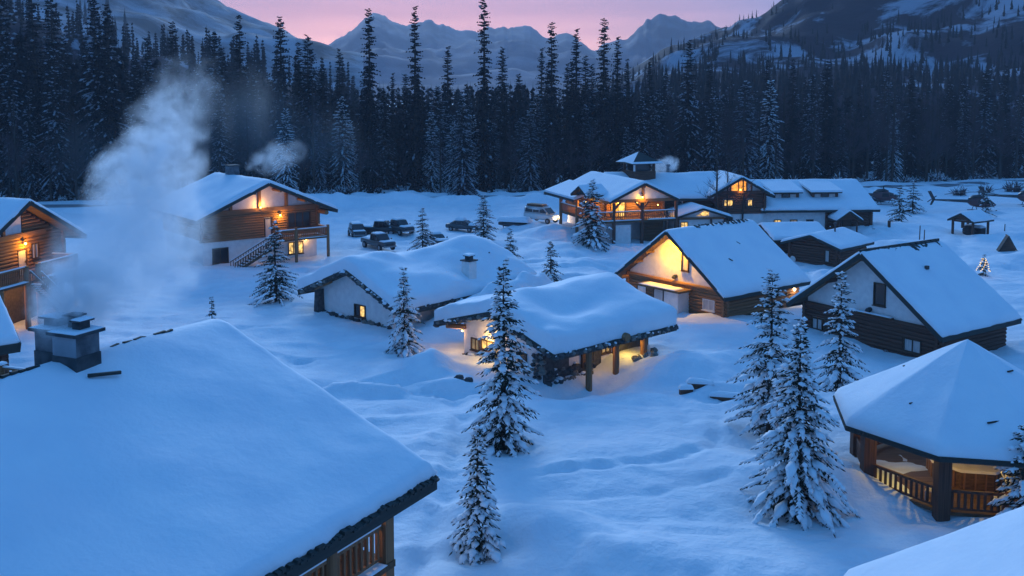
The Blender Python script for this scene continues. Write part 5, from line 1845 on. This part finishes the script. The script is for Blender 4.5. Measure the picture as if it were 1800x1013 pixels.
# ------------------------------------------------------------------ the far woods: one mass
def low_trees(P, Hh, seed):
    r = np.random.default_rng(seed)
    n = len(P)
    Vs, Fs, o = [], [], 0
    tiers = 7
    for k in range(tiers):
        z0 = (.04 + .8 * k / tiers) * Hh
        z1 = np.minimum(z0 + .30 * Hh, Hh)
        rad_ = (.115 * (1 - k / tiers) + .02) * Hh * r.uniform(.75, 1.25, n)
        m = 6
        ang_ = r.uniform(0, 6.28, n)
        ring = []
        for i in range(m):
            a = ang_ + 2 * math.pi * i / m
            rr_ = rad_ * (1.0 if i % 2 == 0 else .5) * r.uniform(.8, 1.2, n)
            ring.append(np.stack([P[:, 0] + np.cos(a) * rr_, P[:, 1] + np.sin(a) * rr_, P[:, 2] + z0 + (0 if i % 2 == 0 else .05) * Hh], -1))
        tip = np.stack([P[:, 0], P[:, 1], P[:, 2] + z1], -1)
        V = np.stack(ring + [tip], 1)
        F = np.array([[i, (i + 1) % m, m] for i in range(m)])
        Vs.append(V.reshape(-1, 3))
        Fs.append((F[None] + np.arange(n)[:, None, None] * (m + 1)).reshape(-1, 3) + o)
        o += n * (m + 1)
    return np.concatenate(Vs), np.concatenate(Fs)


def far_template(seed):
    r = np.random.default_rng(seed)
    O, D, Ln, Rd = [], [], [], []
    for k in range(13):
        f = .03 + .95 * k / 13
        R0 = .105 * (1 - f) ** .7 + .012
        for j in range(5):
            a = r.uniform(0, 6.28)
            ln = R0 * r.uniform(.6, 1.3)
            O.append([0, 0, f + r.uniform(-.02, .02)])
            D.append([math.cos(a), math.sin(a), r.uniform(-.75, .05) + .7 * f * f])
            Ln.append(ln)
            Rd.append(.020 + .26 * ln)
    O.append([0, 0, 0])
    D.append([0.001, 0, 1])
    Ln.append(1.02)
    Rd.append(.022)
    return spindles(O, D, Ln, Rd, .9)


FT = [far_template(300 + k) for k in range(4)]


def far_trees(P, Hh, seed):
    r = np.random.default_rng(seed)
    parts = []
    k_ = r.integers(0, 4, len(P))
    for k in range(4):
        V, F = FT[k]
        Q, H_ = P[k_ == k], Hh[k_ == k]
        if not len(Q):
            continue
        a = r.uniform(0, 6.28, len(Q))[:, None]
        wd = r.uniform(.75, 1.3, len(Q))[:, None]
        X = (V[None, :, 0] * np.cos(a) - V[None, :, 1] * np.sin(a)) * H_[:, None] * wd + Q[:, 0:1]
        Y = (V[None, :, 0] * np.sin(a) + V[None, :, 1] * np.cos(a)) * H_[:, None] * wd + Q[:, 1:2]
        Z = V[None, :, 2] * H_[:, None] + Q[:, 2:3]
        parts.append((np.stack([X, Y, Z], -1).reshape(-1, 3), (F[None] + np.arange(len(Q))[:, None, None] * len(V)).reshape(-1, 3)))
    return merge(parts)


def scatter_on(V, n, seed, keep, zoff=-1.0):
    """random points on a mountain grid (rows, columns, 3)"""
    r = np.random.default_rng(seed)
    i = r.uniform(0, V.shape[0] - 14, n)
    j = r.uniform(0, V.shape[1] - 2, n)
    i0, j0 = i.astype(int), j.astype(int)
    fi, fj = (i - i0)[:, None], (j - j0)[:, None]
    P = V[i0, j0] * (1 - fi) * (1 - fj) + V[i0 + 1, j0] * fi * (1 - fj) + V[i0, j0 + 1] * (1 - fi) * fj + V[i0 + 1, j0 + 1] * fi * fj
    t = i / (V.shape[0] - 13)
    k = keep(P, t, r.random(n))
    P = P[k]
    P[:, 2] += zoff
    return P


r_ = np.random.default_rng(5)
n = 2100
x = r_.uniform(-190, 230, n)
y = np.array([road_y(max(-139, min(169, v))) for v in x]) + 52 + r_.uniform(-30, 120, n)
P1 = np.stack([x, y, np.full(n, -.5)], -1)
hA = np.interp(x / y, [-0.625, -0.426, -0.324, -0.193, 0.000, 0.119, 0.227, 0.625], [30, 28, 23, 19, 20, 18, 17, 18]) * r_.uniform(.6, 1.1, n)
cl = lambda P, s, sd: vnoise(P[:, 0] / s, P[:, 1] / s, sd) + .5 * vnoise(P[:, 0] / s * 2.3, P[:, 1] / s * 2.3, sd + 3)
P2 = scatter_on(VR, 12000, 6, lambda P, t, q: (q < np.clip(1.35 - t * 1.7, 0.10, 1)) & (cl(P, 38, 7) > -.22 + .3 * t))
P3 = scatter_on(VL, 5200, 7, lambda P, t, q: (q < np.clip(1.0 - t * 2.6, .0, 1)) & (cl(P, 120, 9) > -.22 + 1.2 * t))
far = []
P4 = scatter_on(VH, 1500, 8, lambda P, t, q: np.abs(P[:, 0] / P[:, 1]) < .62)
d2 = np.hypot(P2[:, 0], P2[:, 1])
h2 = np.interp(d2, [250, 400, 600, 900], [15, 10, 6, 4]) * r_.uniform(.5, 1.25, len(P2))
for P, hh, sd_ in ((P1, hA, 1), (P2, h2, 2), (P3, r_.uniform(12, 24, len(P3)), 3), (P4, r_.uniform(8, 17, len(P4)), 4)):
    far.append((far_trees if sd_ in (1, 4) else low_trees)(P, hh, sd_))
V, F = merge(far)
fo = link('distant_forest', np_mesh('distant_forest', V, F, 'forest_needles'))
tag(fo, 'far dark conifer woods covering the lower mountain slopes', None, kind='stuff')
# lower shrub-like hardwoods blurred between the far conifers: brown twigs in one mass

# ================================================================== vehicles
def loft(st, n=12, pw=3.2):
    """st: (x, half width, z bottom, z top); rounded-square sections"""
    V, F = [], []
    for x, hw, zb, zt in st:
        for k in range(n):
            a = 2 * math.pi * (k + .5) / n
            c, s_ = math.cos(a), math.sin(a)
            c = math.copysign(abs(c) ** (2 / pw), c)
            s_ = math.copysign(abs(s_) ** (2 / pw), s_)
            V.append((x, hw * c, (zb + zt) / 2 + (zt - zb) / 2 * s_))
    for i in range(len(st) - 1):
        for k in range(n):
            F.append((i * n + k, (i + 1) * n + k, (i + 1) * n + (k + 1) % n, i * n + (k + 1) % n))
    F.append(tuple(range(n)))
    F.append(tuple(range(len(V) - 1, len(V) - n - 1, -1)))
    return V, F


def side_glass(x0, x1, x2, x3, y, yt, z0, z1):
    """a slanted side window: bottom x0..x1, top x2..x3"""
    m = MB()
    for sg in (-1, 1):
        p = [(x0, sg * y, z0), (x1, sg * y, z0), (x3, sg * yt, z1), (x2, sg * yt, z1)]
        m.prism(p, (0, sg * .03, 0))
    return m


def car(kind, label, x, y, rz, mat, snow=.08, lights=False):
    t = thing({'suv': 'parked_suv', 'pickup': 'parked_pickup', 'sedan': 'parked_sedan', 'van': 'parked_van'}[kind], label, {'suv': 'car', 'pickup': 'pickup truck', 'sedan': 'car', 'van': 'van'}[kind],
              (x, y, gz(x, y) + .02), rz, 'vehicles parked on the snow')
    if kind == 'sedan':
        body = [(-2.3, .70, .45, .80), (-2.2, .84, .32, .92), (-1.4, .90, .26, .98), (0, .91, .25, .96), (1.1, .90, .26, .92), (2.0, .84, .32, .80), (2.28, .66, .42, .70)]
        cab = [(-1.75, .62, .85, 1.0), (-1.05, .70, .85, 1.38), (-.3, .72, .85, 1.44), (.35, .70, .85, 1.38), (1.15, .62, .85, .95)]
        gl_ = (-1.35, .95, -.95, .35, .74, .66, .95, 1.32)
        wx_, wr_ = (1.42, -1.38), .32
        top = [(-.95, .45, 1.45, -.6), ]
        ws = [(1.13, .64, .97), (.45, .6, 1.36)]
        hood, roofp = (1.2, 2.15, .75, .88), (-1.0, .3, .58, 1.43)
    elif kind == 'suv':
        body = [(-2.3, .72, .5, .95), (-2.25, .88, .38, 1.08), (-1.2, .93, .32, 1.10), (.2, .93, .32, 1.08), (1.3, .91, .34, 1.06), (2.05, .86, .40, .98), (2.3, .70, .5, .86)]
        cab = [(-2.2, .70, 1.0, 1.25), (-2.0, .75, 1.0, 1.68), (-.6, .77, 1.0, 1.76), (.35, .74, 1.0, 1.70), (1.15, .66, 1.0, 1.1)]
        gl_ = (-1.95, .95, -1.85, .4, .79, .71, 1.12, 1.62)
        wx_, wr_ = (1.42, -1.42), .38
        ws = [(1.14, .68, 1.1), (.45, .64, 1.66)]
        hood, roofp = (1.25, 2.15, .78, 1.03), (-1.95, .3, .62, 1.75)
    elif kind == 'pickup':
        body = [(-2.75, .80, .55, 1.08), (-2.7, .92, .45, 1.12), (-.6, .95, .40, 1.12), (.6, .95, .40, 1.12), (1.4, .94, .42, 1.14), (2.45, .91, .46, 1.10), (2.7, .76, .55, 1.0)]
        cab = [(-.75, .74, 1.05, 1.15), (-.62, .80, 1.05, 1.84), (.2, .81, 1.05, 1.90), (.75, .78, 1.05, 1.84), (1.35, .70, 1.05, 1.15)]
        gl_ = (-.55, 1.15, -.5, .75, .85, .75, 1.2, 1.76)
        wx_, wr_ = (1.75, -1.75), .42
        ws = [(1.36, .72, 1.18), (.82, .66, 1.80)]
        hood, roofp = (1.45, 2.55, .82, 1.12), (-.6, .65, .66, 1.87)
    else:
        body = [(-2.6, .80, .5, 1.2), (-2.55, .94, .40, 1.3), (-1.0, .98, .36, 1.32), (1.0, .97, .36, 1.3), (1.8, .94, .40, 1.16), (2.5, .88, .45, 1.04), (2.7, .72, .55, .9)]
        cab = [(-2.58, .76, 1.2, 1.4), (-2.5, .84, 1.2, 2.05), (-.5, .86, 1.2, 2.14), (.8, .84, 1.2, 2.08), (1.7, .72, 1.2, 1.28)]
        gl_ = (-2.3, 1.45, -2.25, .8, .88, .79, 1.4, 1.95)
        wx_, wr_ = (1.65, -1.6), .38
        ws = [(1.7, .74, 1.28), (.9, .70, 2.03)]
        hood, roofp = (1.75, 2.5, .78, 1.12), (-2.45, .7, .70, 2.12)
    V, F = loft(body, 14, 4.5)
    bm = MB().add(V, F)
    V, F = loft(cab, 14, 4.5)
    bm.add(V, F)
    link('body', bm.mesh('body', mat, True), t)
    g = side_glass(*gl_)
    (xa, ha, za), (xb, hb, zb) = ws
    g.prism([(xa + .04, -ha, za), (xa + .04, ha, za), (xb + .04, hb, zb), (xb + .04, -hb, zb)], (.03, 0, .03))
    link('windows', g.mesh('windows', 'dark_glass'), t)
    pl_ = MB()
    zc = gl_[6]
    for xx in (gl_[0] + (gl_[1] - gl_[0]) * .36, gl_[0] + (gl_[1] - gl_[0]) * .66):
        for sg in (-1, 1):
            pl_.beam((xx, sg * (gl_[4] + .035), zc), (xx - .05, sg * (gl_[5] + .035), gl_[7]), .07, .02, (0, 1, 0))
    link('pillar', pl_.mesh('pillar', mat), t)
    ty = MB().cyl((0, -.11, 0), (0, .11, 0), wr_, wr_, 14)
    ri = MB().cyl((0, -.12, 0), (0, .12, 0), wr_ * .58, wr_ * .58, 10)
    tm, rm = ty.mesh('tyre', 'tyre'), ri.mesh('rim', 'rim')
    hwb = body[2][1]
    for xx in wx_:
        for sg in (-1, 1):
            w = link('wheel', tm, t, Matrix.Translation((xx, sg * (hwb - .06), wr_ - .05)))
            link('rim', rm, w)
    xf = body[-1][0]
    link('grille', MB().box(xf - .12, xf + .02, -.46, .46, body[-1][2] + .12, body[-1][3] - .08).mesh('grille', 'metal'), t)
    link('bumper', MB().box(xf - .2, xf + .08, -.82, .82, body[-1][2] - .06, body[-1][2] + .1).mesh('bumper', 'rim' if kind != 'sedan' else 'metal'), t)
    for sg in (-1, 1):
        link('headlight', MB().blob((xf - .1, sg * .68, body[-1][3] - .16), .11, .14, .09, 2, 0, 8, 5).mesh('headlight', 'lamp_white' if lights else 'rim', True), t)
        link('mirror', MB().blob((ws[0][0] - .15, sg * (gl_[4] + .2), ws[0][2] + .08), .07, .12, .09, 2, 0, 6, 4).mesh('mirror', mat), t)
    if snow:
        a, b, c, d = hood
        link('snow_pad', slab_snow(a, b, -c, c, d - .03, snow, 4), t)
        a, b, c, d = roofp
        link('snow_pad', slab_snow(a, b, -c, c, d - .04, snow * 1.3, 6), t)
        if kind == 'pickup':
            link('snow_pad', slab_snow(-2.6, -.85, -.8, .8, 1.06, .16, 6), t)
    if kind == 'van':
        rk = MB()
        for xx in (-2.2, -1.3, -.4, .5):
            rk.beam((xx, -.75, 2.2), (xx, .75, 2.2), .05, .05)
        rk.beam((-2.3, -.75, 2.24), (.6, -.75, 2.24), .05, .06).beam((-2.3, .75, 2.24), (.6, .75, 2.24), .05, .06)
        rk.box(-2.2, .4, -.6, .6, 2.26, 2.5)
        link('roof_rack', rk.mesh('roof_rack', 'plank'), t)
    if lights:
        for sg in (-1, 1):
            d = bpy.data.lights.new('headlight_beam', 'POINT')
            d.energy = 170
            d.color = (1.0, .72, .42)
            d.shadow_soft_size = .08
            lo = bpy.data.objects.new('headlight_beam', d)
            COL.objects.link(lo)
            lo.parent = t
            lo.location = (xf + .35, sg * .68, body[-1][3] - .1)
    return t


car('suv', 'black station wagon parked furthest left of the cars', -20.1, 128.9, rad(-72), 'paint_black', .10)
car('pickup', 'dark pickup parked second from the left, behind the silver fronted pickup', -17.3, 130.6, rad(-12), 'paint_black', .08)
car('pickup', 'dark pickup with snowy hood nose to the right behind the others', -14.9, 129.9, rad(-50), 'paint_black', .16)
car('pickup', 'grey pickup parked nearest the camera in the lot', -16.0, 118.9, rad(-52), 'paint_grey', .10)
car('sedan', 'small snow topped sedan half hidden by the thin spruce', -9.2, 121.2, rad(-62), 'paint_grey', .22)
car('sedan', 'snow covered sedan alone right of the other cars', -6.6, 133.6, rad(-25), 'paint_grey', .34)
car('van', 'white van with roof rack and its headlights on', 4.2, 139.4, rad(-38), 'paint_white', .05, True)

# a car nearly buried under the ploughed snow
bx, by = 0.45, 134.0
t = thing('buried_car', 'dark car nearly buried in the ploughed snow heap', 'car', (bx, by, gz(bx, by) - .55), rad(-20), 'vehicles parked on the snow')
V, F = loft([(-2.2, .7, .5, .9), (-1.2, .9, .3, 1.0), (1.2, .9, .3, .95), (2.2, .7, .4, .8)], 12, 4.5)
b = MB().add(V, F)
V, F = loft([(-1.7, .62, .85, 1.0), (-1.0, .72, .85, 1.45), (.3, .72, .85, 1.42), (1.1, .62, .85, .95)], 12, 4.5)
b.add(V, F)
link('body', b.mesh('body', 'paint_black', True), t)
link('windows', side_glass(-1.3, .9, -.95, .3, .76, .68, .98, 1.34).mesh('windows', 'dark_glass'), t)
link('snow_pad', slab_snow(-2.3, 2.3, -1.0, .5, 1.0, .7, 7), t)

# ------------------------------------------------------------------ helicopters
def helicopter(label, x, y, rz):
    t = thing('helicopter', label, 'helicopter', (x, y, gz(x, y) + .05), rz, 'helicopters parked on the field')
    st = [(-2.0, .22, 1.25, 1.75), (-1.5, .55, .85, 2.0), (-.7, .82, .62, 2.15), (.3, .88, .58, 2.15), (1.2, .78, .6, 1.85), (1.9, .5, .68, 1.4), (2.3, .18, .85, 1.1)]
    V, F = loft(st, 16, 2.6)
    link('fuselage', MB().add(V, F).mesh('fuselage', 'paint_red', True), t)
    link('engine_cowl', MB().add(*loft([(-1.9, .2, 1.75, 2.0), (-1.2, .42, 1.9, 2.5), (-.2, .45, 2.0, 2.6), (.5, .2, 2.05, 2.3)], 10, 3)).mesh('engine_cowl', 'paint_black', True), t)
    link('windscreen', MB().add(*loft([(.55, .86, 1.15, 2.05), (1.25, .78, 1.12, 1.84), (1.85, .54, 1.08, 1.42)], 14, 2.6)).mesh('windscreen', 'dark_glass', True), t)
    g = MB()
    for sg in (-1, 1):
        g.prism([(-.75, sg * .84, 1.3), (.35, sg * .88, 1.3), (.3, sg * .82, 1.9), (-.65, sg * .8, 1.9)], (0, sg * .03, 0))
    link('door_window', g.mesh('door_window', 'dark_glass'), t)
    link('tail_boom', MB().cyl((-1.8, 0, 1.55), (-7.2, 0, 1.75), .27, .12, 10).mesh('tail_boom', 'paint_black'), t)
    fin = link('tail_fin', MB().prism([(-6.9, -.05, 1.7), (-7.4, -.05, 1.6), (-8.2, -.05, 3.1), (-7.7, -.05, 3.15)], (0, .1, 0)).prism([(-7.1, -.05, 1.7), (-7.5, -.05, 1.7), (-7.8, -.05, .95), (-7.5, -.05, .95)], (0, .1, 0)).mesh('tail_fin', 'paint_black'), t)
    link('stabilizer', MB().box(-5.6, -5.0, -1.2, 1.2, 1.66, 1.72).mesh('stabilizer', 'paint_black'), t)
    tr_ = link('tail_rotor', MB().cyl((-7.4, .08, 1.85), (-7.4, .3, 1.85), .07).mesh('tail_rotor', 'metal'), t)
    for k in range(2):
        a = .6 + k * math.pi
        stick('blade', (-7.4, .28, 1.85), (-7.4 + .85 * math.cos(a), .28, 1.85 + .85 * math.sin(a)), .02, .14, 'metal', tr_)
    ro = link('main_rotor', MB().cyl((-.3, 0, 2.4), (-.3, 0, 3.05), .09).cyl((-.3, 0, 2.92), (-.3, 0, 3.06), .24, .2, 10).mesh('main_rotor', 'metal'), t)
    for k in range(3):
        a = math.pi + .06 + k * 2 * math.pi / 3
        bm = MB()
        for j in range(5):
            q0, q1 = .2 + j * 1.04, .2 + (j + 1) * 1.04
            f_ = lambda q: 3.0 - .012 * q * q
            bm.beam((-.3 + q0 * math.cos(a), q0 * math.sin(a), f_(q0)), (-.3 + q1 * math.cos(a), q1 * math.sin(a), f_(q1)), .34, .05)
        link('blade', bm.mesh('blade', 'metal'), ro)
    for sg in (-1, 1):
        sk = MB().cyl((-1.6, sg * 1.05, .08), (1.7, sg * 1.05, .08), .06).cyl((1.7, sg * 1.05, .08), (2.1, sg * 1.05, .28), .06)
        s_o = link('skid', sk.mesh('skid', 'metal'), t)
        for xx in (-.9, .9):
            stick('strut', (xx, sg * 1.05, .08), (xx, sg * .5, .72), .08, .08, 'metal', s_o)
    return t


helicopter('helicopter behind the two spruces, left of the three', 60.9, 162.5, rad(-4))
helicopter('middle helicopter partly hidden by a small spruce', 73.0, 155.0, rad(-2))
helicopter('helicopter cut by the right edge of the picture', 83.6, 160.5, rad(-6))

# ------------------------------------------------------------------ odds and ends in the snow
for k, (x, y, h_, lab) in enumerate(((51.15, 124.5, 1.9, 'tall thin dark pole behind the unlit cabin ridge'), (52.1, 125.4, 1.3, 'short thin pole beside the tall one behind the ridge'),
                                     (-1.2, 137.0, 1.6, 'lone dark marker pole left of the buried car'), (66.0, 133.0, 1.0, 'marker stick right of the open shelter'), (41.0, 128.0, 1.2, 'marker stick beyond the lodge side deck'))):
    t = thing('marker_pole', lab, 'pole', (x, y, gz(x, y) - .3), 0, 'poles standing in the snow')
    link('shaft', MB().cyl((0, 0, 0), (.02, 0, h_ + .3), .07, .06, 7).mesh('shaft', 'dark_log'), t)
    link('snow_cap', MB().blob((.02, 0, h_ + .33), .09, .09, .07, 1, 0, 7, 4).mesh('snow_cap', 'roof_snow', True), t)
for k, (x, y, a, ln, lab) in enumerate(((11.9, 61.9, -10, 1.6, 'dark timber end showing under snow, nearer the porch cabin'), (13.6, 60.6, -14, 2.6, 'long dark timber edge under snow left of the broad spruce'),
                                        (10.9, 61.3, 5, .8, 'short dark timber stub in snow beyond the porch'))):
    t = thing('timber', lab, 'timber', (x, y, gz(x, y) + .02), rad(a), 'timbers showing through the snow')
    link('beam', MB().box(-ln / 2, ln / 2, -.2, .2, -.3, .28).mesh('beam', 'dark_log'), t)
    link('snow_pad', slab_snow(-ln / 2 - .06, ln / 2 + .06, -.26, .26, .283, .3, 3 + k), t)
rr = random.Random(9)
for k in range(9):
    y_ = 9.0 + rr.uniform(-1.2, 1.6)
    x_ = 6.0 + rr.uniform(-.2, .9)
    c, s = math.cos(-.836), math.sin(-.836)
    X_, Y_ = -1.45 + x_ * c - y_ * s, 67.83 + x_ * s + y_ * c
    o = link('rock', unit('stone', 'pale_stone'), None, Matrix.Translation((X_, Y_, gz(X_, Y_) + .1)) @ Matrix.Rotation(rr.uniform(0, 6), 4, 'Z') @ Matrix.Diagonal((rr.uniform(.4, .8), rr.uniform(.3, .6), rr.uniform(.3, .5), 1)))
    tag(o, 'pale rock in the warm light beside the right porch posts', 'rock', 'rocks beside the lit porch')
for k, (x, y) in enumerate(((-3.35, 62.6), (-2.75, 62.5))):
    o = link('rock', unit('stone', 'stone'), None, Matrix.Translation((x, y, gz(x, y) + .1)) @ Matrix.Diagonal((.7, .5, .4, 1)))
    tag(o, ['left dark rock of a pair in the snow before the porch cabin', 'right dark rock of a pair in the snow before the porch cabin'][k], 'rock')

# ------------------------------------------------------------------ smoke
def smoke(name, label, puffs, dens, nscale, warp, seed, col=(.96, .965, .98), thr=.44):
    """puffs: (x, y, z, r, strength); density is the strongest puff at a point, torn by noise"""
    P = np.array([p[:3] for p in puffs], float)
    Rr = np.array([p[3] for p in puffs], float)
    lo_, hi_ = (P - Rr[:, None] * 1.25).min(0), (P + Rr[:, None] * 1.25).max(0)
    # a convex hull round the whole plume
    bm = bmesh.new()
    for p, r in zip(P, Rr):
        for a in range(8):
            for b in (-.9, 0, .9):
                c = math.cos(b)
                bm.verts.new(Vector(p) + Vector((math.cos(a * math.pi / 4) * c, math.sin(a * math.pi / 4) * c, math.sin(b))) * float(r) * 1.3)
    geo = bmesh.ops.convex_hull(bm, input=bm.verts[:])
    bmesh.ops.delete(bm, geom=[v for v in geo['geom_interior'] if isinstance(v, bmesh.types.BMVert)], context='VERTS')
    bmesh.ops.recalc_face_normals(bm, faces=bm.faces[:])
    me = bpy.data.meshes.new(name)
    bm.to_mesh(me)
    bm.free()
    mat = bpy.data.materials.new(name)
    mat.use_nodes = True
    t = mat.node_tree
    t.nodes.clear()
    o = t.nodes.new('ShaderNodeOutputMaterial')
    pv = t.nodes.new('ShaderNodeVolumePrincipled')
    pv.inputs['Color'].default_value = (*col, 1)
    pv.inputs['Anisotropy'].default_value = 0.35
    t.links.new(pv.outputs[0], o.inputs['Volume'])
    tc_ = t.nodes.new('ShaderNodeTexCoord')
    n1 = t.nodes.new('ShaderNodeTexNoise')
    n1.inputs['Scale'].default_value = nscale
    n1.inputs['Detail'].default_value = 4
    t.links.new(tc_.outputs['Object'], n1.inputs['Vector'])
    sub = t.nodes.new('ShaderNodeVectorMath')
    sub.operation = 'SUBTRACT'
    sub.inputs[1].default_value = (.5, .5, .5)
    t.links.new(n1.outputs['Color'], sub.inputs[0])
    sc_ = t.nodes.new('ShaderNodeVectorMath')
    sc_.operation = 'SCALE'
    sc_.inputs['Scale'].default_value = warp
    t.links.new(sub.outputs[0], sc_.inputs[0])
    ad = t.nodes.new('ShaderNodeVectorMath')
    t.links.new(tc_.outputs['Object'], ad.inputs[0])
    t.links.new(sc_.outputs[0], ad.inputs[1])
    last = None
    for p in puffs:
        ds = t.nodes.new('ShaderNodeVectorMath')
        ds.operation = 'DISTANCE'
        ds.inputs[1].default_value = p[:3]
        t.links.new(ad.outputs[0], ds.inputs[0])
        mr_ = t.nodes.new('ShaderNodeMapRange')
        mr_.inputs['From Min'].default_value = p[3] * .1
        mr_.inputs['From Max'].default_value = p[3]
        mr_.inputs['To Min'].default_value = p[4]
        mr_.inputs['To Max'].default_value = 0.0
        t.links.new(ds.outputs['Value'], mr_.inputs['Value'])
        if last is None:
            last = mr_.outputs[0]
        else:
            mx = t.nodes.new('ShaderNodeMath')
            mx.operation = 'MAXIMUM'
            t.links.new(last, mx.inputs[0])
            t.links.new(mr_.outputs[0], mx.inputs[1])
            last = mx.outputs[0]
    n2 = t.nodes.new('ShaderNodeTexNoise')
    n2.inputs['Scale'].default_value = nscale * 1.7
    n2.inputs['Detail'].default_value = 5
    t.links.new(ad.outputs[0], n2.inputs['Vector'])
    m2 = t.nodes.new('ShaderNodeMapRange')
    m2.inputs['From Min'].default_value = thr - .05
    m2.inputs['From Max'].default_value = thr + .12
    m2.inputs['To Min'].default_value = 0.12
    m2.inputs['To Max'].default_value = 1.5
    t.links.new(n2.outputs['Fac'], m2.inputs['Value'])
    mul = t.nodes.new('ShaderNodeMath')
    mul.operation = 'MULTIPLY'
    t.links.new(last, mul.inputs[0])
    t.links.new(m2.outputs[0], mul.inputs[1])
    mu2 = t.nodes.new('ShaderNodeMath')
    mu2.operation = 'MULTIPLY'
    mu2.inputs[1].default_value = dens
    t.links.new(mul.outputs[0], mu2.inputs[0])
    t.links.new(mu2.outputs[0], pv.inputs['Density'])
    me.materials.append(mat)
    ob = link(name, me)
    tag(ob, label, None, kind='stuff')
    return ob


smoke('chimney_smoke', 'large pale smoke plume drifting up from the twin stone chimneys',
      [(-14.33, 31.50, 11.75, 0.82, 2.0), (-14.28, 32.60, 12.28, 1.67, 1.2), (-13.98, 35.00, 12.81, 2.59, .36), (-13.69, 37.00, 13.31, 2.84, .34), (-14.05, 38.50, 14.26, 2.41, .5),
       (-14.84, 40.00, 15.16, 2.23, .80), (-14.43, 41.00, 16.00, 1.96, .70), (-14.61, 42.00, 17.12, 1.81, .44), (-14.43, 43.00, 18.17, 1.81, .20), (-14.07, 44.00, 19.15, 1.75, .07)],
      2.1, 0.85, 1.6, 1, thr=.48)
smoke('chimney_smoke', 'thin blue smoke puff above the two storey chalet roof',
      [(-31.19, 119.00, 9.81, 0.95, .5), (-29.94, 120.00, 10.28, 1.77, .6), (-28.39, 121.00, 10.69, 2.34, .7), (-26.66, 122.00, 11.25, 1.80, .4)], 0.45, 0.45, 1.6, 2)
smoke('chimney_smoke', 'small white smoke puff beside the lodge cupola',
      [(19.68, 137.00, 7.80, 0.70, .8), (20.37, 137.50, 8.31, 1.25, .9), (21.54, 138.00, 8.50, 1.41, .9), (22.41, 138.50, 8.62, 1.02, .8)], 1.5, 0.9, .8, 3)

smoke('mist', 'thin bluish mist hanging before the forest at left', [(-80.45, 168.00, 5.26, 6.68, .2), (-67.12, 166.00, 7.32, 10.38, .5), (-53.82, 166.00, 9.69, 12.26, .8), (-43.91, 168.00, 11.49, 11.45, .8), (-32.90, 170.00, 8.01, 8.69, .5), (-24.51, 172.00, 4.93, 5.86, .2)],
      0.022, 0.05, 8, 4, thr=.42)

# ------------------------------------------------------------------ the cold evening haze
hz = MB().box(-3800, 3800, -90, 4300, -8, 1150)
me = bpy.data.meshes.new('haze')
me.from_pydata(hz.v, [], hz.f)
hm = bpy.data.materials.new('haze')
hm.use_nodes = True
hm.node_tree.nodes.clear()
ho = hm.node_tree.nodes.new('ShaderNodeOutputMaterial')
hv = hm.node_tree.nodes.new('ShaderNodeVolumePrincipled')
hv.inputs['Color'].default_value = (.80, .82, .90, 1)
hv.inputs['Density'].default_value = 0.00021
hv.inputs['Anisotropy'].default_value = 0.0
hm.node_tree.links.new(hv.outputs[0], ho.inputs['Volume'])
me.materials.append(hm)
ho_ = link('haze', me)
tag(ho_, 'cold blue evening haze filling the valley', None, kind='stuff')
